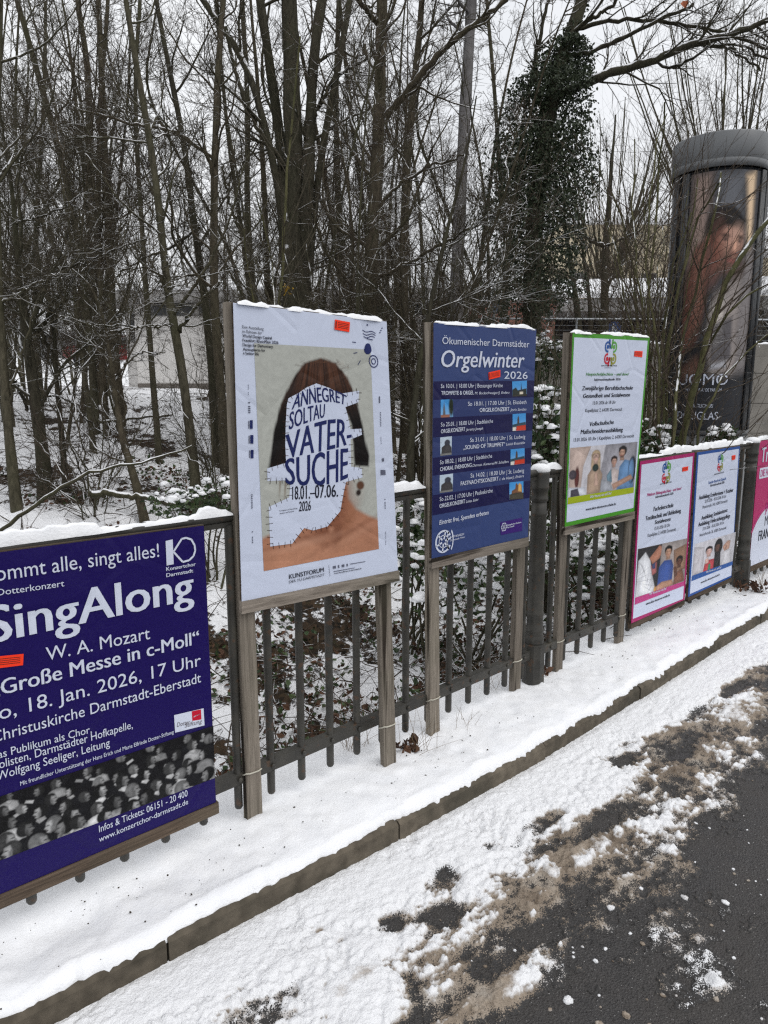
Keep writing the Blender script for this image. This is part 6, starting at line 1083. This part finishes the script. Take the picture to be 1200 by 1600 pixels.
px_tree('slim dark trunk rising in front of the ivy covered tree', 14.5, [([(790, 600), (788, 480), (792, 380), (780, 260), (772, 130), (760, 0)], 10, 6)], C1, M_BARK, M_TWIG, [], 20)
px_tree('slim trunk left of the large many stemmed tree', 11.5, [([(398, 600), (396, 450), (385, 320), (388, 160), (378, 0)], 12, 7)], C1, M_BARK, M_TWIG, [([(390, 380), (360, 330), (348, 260)], 6, 3)], 24)

# ---- bushes of thin stems
def px_bush(label, depth, stems, cnt, bark, twig, seed, name='bare_bush', grp='bare bushes behind the railing', up=.05):
    rg = np.random.RandomState(3000 + seed); k = depth / F_PX; L = []
    for pts, w0, w1 in stems: L.append((np.stack([at_depth(u, v, depth + .25 * rg.randn() * (j > 0)) for j, (u, v) in enumerate(pts)]), w0 * k / 2, w1 * k / 2))
    b0 = L[0][0][0]; base = np.array([b0[0], b0[1], float(terr(b0[0], b0[1]))]); t = thing(name, label, 'bush', base, grp)
    for P, _, _ in L: P[0, 2] = min(P[0, 2], float(terr(P[0, 0], P[0, 1])) - .05)
    P1 = np.stack([resample(P, 16) for P, _, _ in L]); P1[:, 1:] += rg.randn(*P1[:, 1:].shape) * .012; R1 = np.stack([np.linspace(a, b, 16) for _, a, b in L])
    P2, R2 = level(rg, P1, R1, cnt[0], .15, .97, .2, .55, .35, .9, up, .10, 8, .6, .007, .003); P3, R3 = level(rg, P2, R2, cnt[1], .1, .95, .3, .8, .4, 1.0, .03, .13, 5, .7, .004, .0018)
    V, F = multi([(P1, R1, 7)]); link('stems', mesh('stems', V - base, F, bark, True), t)
    V, F = multi([(P2, R2, 5), (P3, R3, 3)]); link('twigs', mesh('twigs', V - base, F, twig, True), t)
def fan(u0, v0, n, du, vt, w, rg, bend=.3):
    out = []
    for i in range(n):
        a = rg.uniform(-1, 1); uu = u0 + rg.uniform(-14, 14); vt_ = vt + rg.uniform(-30, 130); ue = u0 + a * du
        out.append(([(uu, v0), (uu + (ue - uu) * .3 * (1 - bend), v0 + (vt_ - v0) * .4), (uu + (ue - uu) * .7, v0 + (vt_ - v0) * .75), (ue, vt_)], w * rg.uniform(.6, 1.2), w * .35))
    return out
rb = np.random.RandomState(77)
px_bush('bush with stout yellowish green stems leaning right across the advertising pillar', 6.6, [([(1052, 760), (1062, 690), (1082, 610), (1108, 520), (1130, 430), (1190, 350), (1240, 300)], 13, 7), ([(1058, 760), (1050, 640), (1066, 540), (1092, 430), (1118, 340), (1126, 270)], 7, 3), ([(1050, 760), (1072, 660), (1098, 560), (1130, 480), (1180, 450), (1230, 425)], 5, 3), ([(1060, 760), (1100, 640), (1150, 560), (1230, 500)], 5, 2.5), ([(1046, 760), (1034, 640), (1044, 520), (1066, 420), (1090, 340), (1120, 290)], 5, 2.5), ([(1044, 760), (1030, 640), (1024, 520), (1010, 400), (1012, 280), (1040, 180)], 5, 2)], (110, 420), M_BARKG, M_TWIGR, 1)
px_bush('upright bush of thin stems between the green edged board and the pillar', 7.2, [([(1010, 760), (1012, 640), (1014, 500), (1020, 380), (1030, 250), (1040, 160)], 6, 2.5), ([(1020, 760), (1026, 640), (1034, 520), (1050, 400), (1080, 330)], 6, 2.5), ([(1004, 760), (1000, 640), (996, 520), (988, 400), (960, 300)], 5, 2.5), ([(1016, 760), (1008, 600), (1000, 450), (985, 330), (990, 220)], 5, 2), ([(1026, 760), (1040, 640), (1046, 500), (1076, 400), (1090, 280)], 4, 2)] + fan(1015, 760, 10, 90, 280, 3.5, rb), (110, 420), M_BARKG, M_TWIGR, 2)
px_bush('dense brown bush above the green edged board', 8.5, fan(975, 740, 9, 70, 300, 3, rb), (130, 560), M_BARK, M_TWIGR, 3)
px_bush('tangled bush behind the organ concert board', 8.8, fan(735, 740, 14, 90, 330, 3.4, rb), (100, 380), M_BARK, M_TWIG, 4)
px_bush('tangled bush filling the gap left of the organ concert board', 9.2, fan(655, 720, 20, 130, 340, 3.6, rb), (140, 600), M_BARKB, M_TWIG, 5)
px_bush('thin stemmed bush behind the portrait board', 9.0, fan(520, 720, 18, 150, 320, 3.2, rb), (130, 520), M_BARK, M_TWIG, 6)
px_bush('low twiggy bush on the snowy slope left of the portrait board', 7.6, fan(350, 790, 12, 110, 560, 3, rb), (120, 500), M_BARK, M_TWIG, 7)
px_bush('low twiggy bush among the trunks above the purple poster', 7.4, fan(150, 840, 14, 150, 620, 3, rb), (120, 500), M_BARK, M_TWIGR, 8)
px_bush('slim greenish stems rising in front of the many stemmed tree', 7.6, [([(420, 700), (432, 520), (438, 430), (446, 330), (456, 220), (470, 60)], 7, 3), ([(424, 700), (428, 560), (434, 470), (420, 380), (400, 300)], 4, 2), ([(418, 700), (408, 560), (392, 450), (380, 360)], 4, 2)], (70, 260), M_BARKG, M_TWIG, 9)
px_bush('spreading bush with snowy twigs behind the cast iron post', 6.6, fan(850, 830, 18, 130, 480, 3, rb), (100, 380), M_BARK, M_TWIG, 10)

rb = np.random.RandomState(99)
px_bush('thicket of upright brown stems behind the shelter, left of the pillar', 31, fan(945, 600, 40, 140, 170, 3.4, rb, .8), (260, 1300), M_BARK, M_TWIGR, 13, grp='thickets far back')
px_bush('tall thicket of thin stems rising behind the top of the pillar', 17, fan(1130, 640, 34, 170, 20, 4.6, rb, .8), (260, 1300), M_BARK, M_TWIGR, 14, grp='thickets far back')
# ---- the wood behind: a few kinds of bare tree, each standing on its own
protos = []
for j in range(6):
    rg = np.random.RandomState(500 + j); H_ = [9.5, 11, 8.5, 10.5, 7.5, 9][j]; P = [np.array([0, 0, -.3])]; d = np.array([rg.randn() * .06, rg.randn() * .06, 1])
    for i in range(6): P.append(P[-1] + d * H_ / 6); d = d + rg.randn(3) * .07; d[2] = 1
    trs = [(P, .055 + .02 * rg.rand(), .012)]
    if j % 2: trs.append(([P[1], P[1] + np.array([.5, .3, 1.6]), P[1] + np.array([.9 + rg.rand(), .5, 4.0]), P[1] + np.array([1.3, .7 + rg.rand(), 6.6])], .04, .010))
    t = thing('woodland_tree', 'x', 'tree', (0, 0, 0), 'x'); build_tree(t, trs, [], rg, (16, 110, 620, 1900), M_BARK if j % 2 else M_BARKB, M_TWIGR if j % 3 else M_TWIG, np.zeros(3), lim=(1.0, 2.8), start=.15, up=.04, ang=(.6, 1.25)); protos.append(t)
spots = []; rg = np.random.RandomState(9)
while len(spots) < 92:
    u = rg.choice([rg.uniform(-120, 620), rg.uniform(-120, 1330), rg.uniform(860, 1330)], p=[.4, .35, .25]); d = rg.choice([rg.uniform(11, 17), rg.uniform(17, 26), rg.uniform(26, 46)], p=[.26, .36, .38])
    if d < 17 and 860 < u: continue
    if 770 < u < 1060 and d < 28: continue
    if 185 < u < 350 and d < 26: continue
    o = frame(u, d)[0]
    if 25 < d < 34 and 170 < u < 720: continue
    if all(np.hypot(*(o - q[0])[:2]) > 1.3 for q in spots): spots.append((o, d, u))
used = set()
for i, (o, d, u) in enumerate(spots):
    j = i % 6; loc = (o[0], o[1], float(terr_smooth(o[0], o[1]))); sc = rg.uniform(.8, 1.2); rz = rg.uniform(0, 6.28)
    lab = 'thin bare tree standing back in the wood among others like it'
    grp = 'thin bare trees in the wood behind'
    if j in used: dup(protos[j], loc, rz, sc, lab, grp)
    else: r = protos[j]; r.location = loc; r.rotation_euler = (0, 0, rz); r.scale = (sc,) * 3; r['label'] = lab; r['group'] = grp; used.add(j)

# slender saplings leaning every way between the bigger trunks
sap = []
for j in range(5):
    rg = np.random.RandomState(700 + j); H_ = rg.uniform(5.5, 8); P = [np.array([0, 0, -.2])]; d = np.array([rg.randn() * .12, rg.randn() * .12, 1])
    for i in range(7): P.append(P[-1] + d / np.linalg.norm(d) * H_ / 7); d = d + rg.randn(3) * .13; d[2] = max(d[2], .6)
    t = thing('sapling', 'x', 'tree', (0, 0, 0), 'x'); build_tree(t, [(P, .026, .006)], [], rg, (16, 90, 420, 1100), M_BARK if j % 2 else M_BARKB, M_TWIGR, np.zeros(3), lim=(.8, 2.2), start=.12, up=.03, ang=(.5, 1.2), trunk_sides=7); sap.append(t)
rg = np.random.RandomState(19); k = 0; used = set()
while k < 52:
    u = rg.choice([rg.uniform(-100, 700), rg.uniform(-100, 830), rg.uniform(1000, 1280)], p=[.5, .35, .15]); d = rg.uniform(9, 19)
    if 200 < u < 345 and rg.rand() < .7: continue
    if u > 1000 and d < 13: continue
    o = frame(u, d)[0]; j = k % 5; loc = (o[0], o[1], float(terr_smooth(o[0], o[1]))); sc = rg.uniform(.75, 1.15); rz = rg.uniform(0, 6.28)
    if j in used: r = dup(sap[j], loc, rz, sc)
    else: r = sap[j]; r.location = loc; r.scale = (sc,) * 3; used.add(j)
    r.rotation_euler = (rg.randn() * .10, rg.randn() * .10, rz); r['label'] = 'slender leaning sapling with fine twigs between the bigger trunks of the wood'; r['group'] = 'leaning saplings in the wood'; k += 1

# ================================================================== LEAVES
def leaf_mat(name, c0, c1, rough=.45):
    m, n, l, b = mat(name); g = n.new('ShaderNodeNewGeometry'); l.new(ramp(n, l, g.outputs['Random Per Island'], [(0, c0), (1, c1)]), b.inputs['Base Color']); b.inputs['Roughness'].default_value = rough; b.inputs['Specular IOR Level'].default_value = .35; return m
M_IVY = leaf_mat('ivy_leaf', (.016, .026, .012), (.045, .06, .028)); M_LEAF = leaf_mat('bramble_leaf', (.02, .04, .016), (.06, .09, .03)); M_DEAD = leaf_mat('dead_leaf', (.035, .018, .011), (.12, .06, .034), .8); M_YEL = leaf_mat('yellow_leaf', (.5, .3, .03), (.75, .5, .05), .6)
def leaves(C_, size, rg, droop=.3, wid=.6, flatz=None):
    n = len(C_); d = rg.randn(n, 3); d[:, 2] -= droop
    if flatz is not None: d[:, 2] *= flatz
    d /= np.linalg.norm(d, axis=1, keepdims=True); q = rg.randn(n, 3)
    if flatz is not None: q[:, 2] *= flatz
    q -= (q * d).sum(1, keepdims=True) * d; q /= np.linalg.norm(q, axis=1, keepdims=True); nn = np.cross(d, q); s = (size * rg.uniform(.6, 1.3, n))[:, None]
    V = np.stack([C_ - d * s * .5, C_ - d * s * .12 + q * s * wid * .5 + nn * s * .12, C_ + d * s * .25 + q * s * wid * .36 + nn * s * .12, C_ + d * s * .5 - nn * s * .05, C_ + d * s * .25 - q * s * wid * .36 + nn * s * .12, C_ - d * s * .12 - q * s * wid * .5 + nn * s * .12], 1).reshape(-1, 3)
    b = np.arange(n)[:, None] * 6; return V, np.concatenate([b + np.array([[0, 1, 2, 3]]), b + np.array([[0, 3, 4, 5]])])
rg = np.random.RandomState(31)
Pv = resample(ivy_tr[0][0], 60); n = 64000; f = rg.rand(n) ** .9 * .80; i = (f * 59).astype(int)
vpx = np.interp(f, [0, .25, .45, .62, .8], [.8, .95, .85, .66, .30])
a = rg.rand(n) * 6.283; rr = vpx * np.sqrt(rg.rand(n)) * (.7 + .6 * noise(a * 1.3, f * 12, 44)) * np.where(rg.rand(n) < .1, 1.35, 1)
Cv = Pv[i] + np.stack([rr * np.cos(a), rr * np.sin(a), rg.randn(n) * .12], 1)
keep = fbm(Cv[:, 0] * 2.2 + Cv[:, 1], Cv[:, 2] * 2.2, 3, 45) > .33 + .20 * np.linalg.norm(Cv[:, :2] - Pv[i][:, :2], axis=1); axd = np.linalg.norm(Cv[:, :2] - Pv[i][:, :2], axis=1); keep &= axd < .95 * np.sqrt(np.clip((7.3 - Cv[:, 2]) / 1.9, 0, 1)) + .12; keep &= (Cv[:, 2] < 7.3) & (Cv[:, 2] > 3.1 + 1.2 * (noise(Cv[:, 0] * 4, Cv[:, 1] * 4, 46) - .5)) | (axd < .25)
V, F = leaves(Cv[keep], .055, rg, .6); off = np.array(ivy_t.location); link('ivy_foliage', mesh('ivy_foliage', V - off, F, M_IVY, False), ivy_t)
# yellow leaves caught on the many stemmed tree
c = at_depth(447, 451, 9.4); V, F = leaves(c + rg.randn(26, 3) * .028, .05, rg); o = link('leaf_clump', mesh('leaf_clump', V - c, F, M_YEL)); o.location = c; tag(o, 'little clump of bright yellow leaves caught on stems above the portrait board', 'leaves')
c = at_depth(1068, 6, 9.0); V, F = leaves(c + rg.randn(3, 3) * .02, .10, rg, 1.5); o = link('dead_leaf', mesh('dead_leaf', V - c, F, plain('orange_brown_leaf', (150, 82, 52), .7))); o.location = c; tag(o, 'single orange brown leaf hanging at the top edge of the picture', 'leaf')
# evergreen shrubs with snow on their leaves
def shrub(label, u, v, d, rad, hgt, nl, seed, size=.075, snow=40, mat_=None):
    rg = np.random.RandomState(seed); o = frame(u, d)[0]; g = float(terr(o[0], o[1])); zc = zpx(v, d); t = thing('evergreen_shrub', label, 'shrub', (o[0], o[1], g), 'evergreen shrubs behind the railing')
    q = rg.randn(nl, 3); q /= np.linalg.norm(q, axis=1, keepdims=True); r = rg.rand(nl) ** .45; lumpy = .75 + .5 * noise(q[:, 0] * 2.5 + 5, q[:, 2] * 2.5 + q[:, 1] * 2, seed)
    Cp = np.array([o[0], o[1], zc]) + q * (r * lumpy)[:, None] * np.array([rad, rad * .7, hgt]); Cp = Cp[Cp[:, 2] > g]
    V, F = leaves(Cp, size, rg, .2, .55); link('foliage', mesh('foliage', V - [o[0], o[1], g], F, mat_ or M_LEAF), t)
    st = []
    for k in range(9): e = Cp[rg.randint(len(Cp))]; b_ = np.array([o[0] + rg.randn() * .08, o[1] + rg.randn() * .08, g - .05]); st.append(resample([b_, (b_ + e) / 2 + rg.randn(3) * .08, e], 8))
    V, F = multi([(np.stack(st), np.tile(np.linspace(.012, .005, 8), (9, 1)), 5)]); link('stems', mesh('stems', V - [o[0], o[1], g], F, M_BARK, True), t)
    top = Cp[np.argsort(-(Cp[:, 2] + .25 * rg.randn(len(Cp)) * hgt))][:snow * 3]; mb = MB()
    for k in range(snow): e = top[rg.randint(len(top))]; lump(mb, (e[0], e[1], e[2] + .01), rg.uniform(.018, .055), seed * 100 + k, 0, .6)
    V = mb.mesh('snow', M_SNOW, True, np.array([o[0], o[1], g])); link('snow', V, t)
shrub('leafy evergreen shrub loaded with snow right behind the cast iron post', 862, 700, 6.6, .42, .62, 700, 41, .085, 130)
shrub('dark leafy shrub behind the railing under the organ concert board', 745, 890, 5.3, .6, .40, 330, 42, .065, 150)
shrub('dark low shrub at the handrail left of the portrait board', 318, 790, 6.4, .6, .2, 620, 43, .05, 40)
shrub('leafy shrub seen between the balusters under the green edged board', 925, 870, 5.8, .6, .42, 400, 44, .065, 140)
shrub('small leafy shrub beside the trunk behind the right upright of the portrait board', 648, 850, 5.6, .25, .5, 300, 45, .07, 60)
shrub('snowy leafy shrub peeping over the handrail behind the magenta edged poster', 1010, 705, 6.8, .5, .28, 700, 46, .07, 70)
shrub('small leafy plant peeping over the handrail beside the far cast iron post', 1128, 684, 7.6, .22, .12, 260, 47, .06, 25)
shrub('snowy shrub top along the concrete wall between organ board and green edged board', 850, 560, 11.0, .5, .35, 700, 48, .07, 70)
# brambles, dead leaves and twigs covering the bank
rg = np.random.RandomState(61); n = 30000
X = rg.uniform(-2.5, 8.5, n); S = .42 + 6.5 * rg.rand(n) ** 1.7; Y = S + fence_y(X); m = fbm(X * 1.5, Y * 1.5, 3, 301) + .25 * sstep(.8, 2.6, X) * sstep(2.6, 1.2, S) > .50; X, Y = X[m], Y[m]; n = len(X)
Z = terr(X, Y) + .012 + .10 * rg.rand(n) ** 2.5; C_ = np.stack([X, Y, Z], 1); h = rg.rand(n)
V, F = leaves(C_[h < .40], .050, rg, .1, .7, .8); link('bramble_leaves', mesh('bramble_leaves', V, F, M_LEAF), kind='stuff', label='dark green bramble and ivy leaves scattered over the snowy bank', category='undergrowth')
V, F = leaves(C_[h >= .40], .052, rg, .1, .6, .6); link('dead_leaves', mesh('dead_leaves', V, F, M_DEAD), kind='stuff', label='brown dead leaves scattered over the snowy bank', category='leaf litter')
n = 4600; X = rg.uniform(-2.5, 9, n); S = .40 + 8 * rg.rand(n) ** 1.5; Y = S + fence_y(X); d = rg.randn(n, 3) * [1, 1, .45]; d[:, 2] = np.abs(d[:, 2]); d /= np.linalg.norm(d, axis=1, keepdims=True); L = rg.uniform(.12, .75, n); p = np.stack([X, Y, terr(X, Y) + .0], 1); P = [p]
for k in range(5): p = p + d * (L / 5)[:, None]; d = d + rg.randn(n, 3) * .18 - [0, 0, .10]; d /= np.linalg.norm(d, axis=1, keepdims=True); P.append(p)
V, F = tube_arrays(np.stack(P, 1), np.outer(rg.uniform(.002, .006, n), np.linspace(1, .4, 6)), 4); link('fallen_twigs', mesh('fallen_twigs', V, F, M_TWIGR, True), kind='stuff', label='thin fallen twigs and bramble canes on the snowy bank', category='twigs')
def log(label, pts, d, w0, w1, seed, name='fallen_branch'):
    k = d / F_PX; P = resample([at_depth(u, v, d) for u, v in pts], 24); rg = np.random.RandomState(seed); P[1:] += rg.randn(23, 3) * .008; c = P[0].copy(); V, F = tube_arrays((P - c)[None], np.linspace(w0, w1, 24)[None] * k / 2, 8); o = link(name, mesh(name, V, F, M_BARK, True)); o.location = c; tag(o, label, 'branch', 'fallen branches on the bank')
log('long fallen branch slanting up to the right above the purple poster', [(-40, 850), (20, 815), (80, 770), (144, 736), (212, 726), (300, 700)], 6.2, 8, 3, 1)
log('fallen log lying on the snowy slope below the shrub', [(140, 770), (190, 772), (240, 780), (280, 790)], 7.0, 12, 7, 2); log('thin fallen branch on the slope under the pale building', [(150, 620), (152, 660), (200, 655), (270, 648)], 10.5, 6, 3, 3)
# dry grass at the foot of the uprights, and small leaf heaps
def grass(label, x, y, n, hgt, seed, grp='dry grass tufts at the railing'):
    rg = np.random.RandomState(seed); c = np.array([x, y, 0.]); p = np.zeros((n, 3)) + rg.randn(n, 3) * [.04, .03, 0]; p[:, 2] = -.01; d = rg.randn(n, 3) * [.45, .45, 0] + [0, 0, 1]; d /= np.linalg.norm(d, axis=1, keepdims=True); L = hgt * rg.uniform(.5, 1.2, n); P = [p]
    for k in range(5): p = p + d * (L / 5)[:, None]; d = d + rg.randn(n, 3) * .07 - [0, 0, .05]; P.append(p)
    V, F = tube_arrays(np.stack(P, 1), np.outer(np.full(n, .0011), np.linspace(1, .4, 6)), 3); o = link('dry_grass', mesh('dry_grass', V, F, plain('dry_grass', (120, 100, 74), .9), True)); o.location = c; tag(o, label, 'grass', grp)
grass('sparse tuft of dry grass behind the right upright of the portrait board', 2.05, 2.50, 22, .30, 1); grass('sparse dry grass between the portrait board and the organ board', 2.28, 2.30, 16, .28, 2); grass('dry grass at the foot of the left upright of the organ board', 2.62, 2.32, 8, .16, 3); grass('few dry stalks by the right upright of the organ board', 3.05, 2.50, 10, .2, 4); grass('dry stalks in the snow by the far cast iron post', 6.45, 2.36, 18, .3, 5)
def heap(label, x, y, n, r, seed):
    rg = np.random.RandomState(seed); c = np.array([x, y, .0]); V, F = leaves(np.abs(rg.randn(n, 3)) * [1, 1, .5] * r * np.where(rg.rand(n, 3) < .5, -1, 1) * [1, 1, -1] + [0, 0, r * .6], .05, rg); V[:, 2] = np.abs(V[:, 2]) - .005; o = link('leaf_heap', mesh('leaf_heap', V, F, M_DEAD)); o.location = c; tag(o, label, 'leaves', 'small heaps of dead leaves by the railing')
heap('small heap of brown leaves beside the foot of the right upright of the portrait board', 2.24, 2.33, 26, .03, 1); heap('dark brown leaves between the cast iron post and the green edged board', 3.46, 2.45, 18, .03, 2); heap('dead leaves and twigs at the foot of the far cast iron post', 6.2, 2.36, 60, .07, 3)
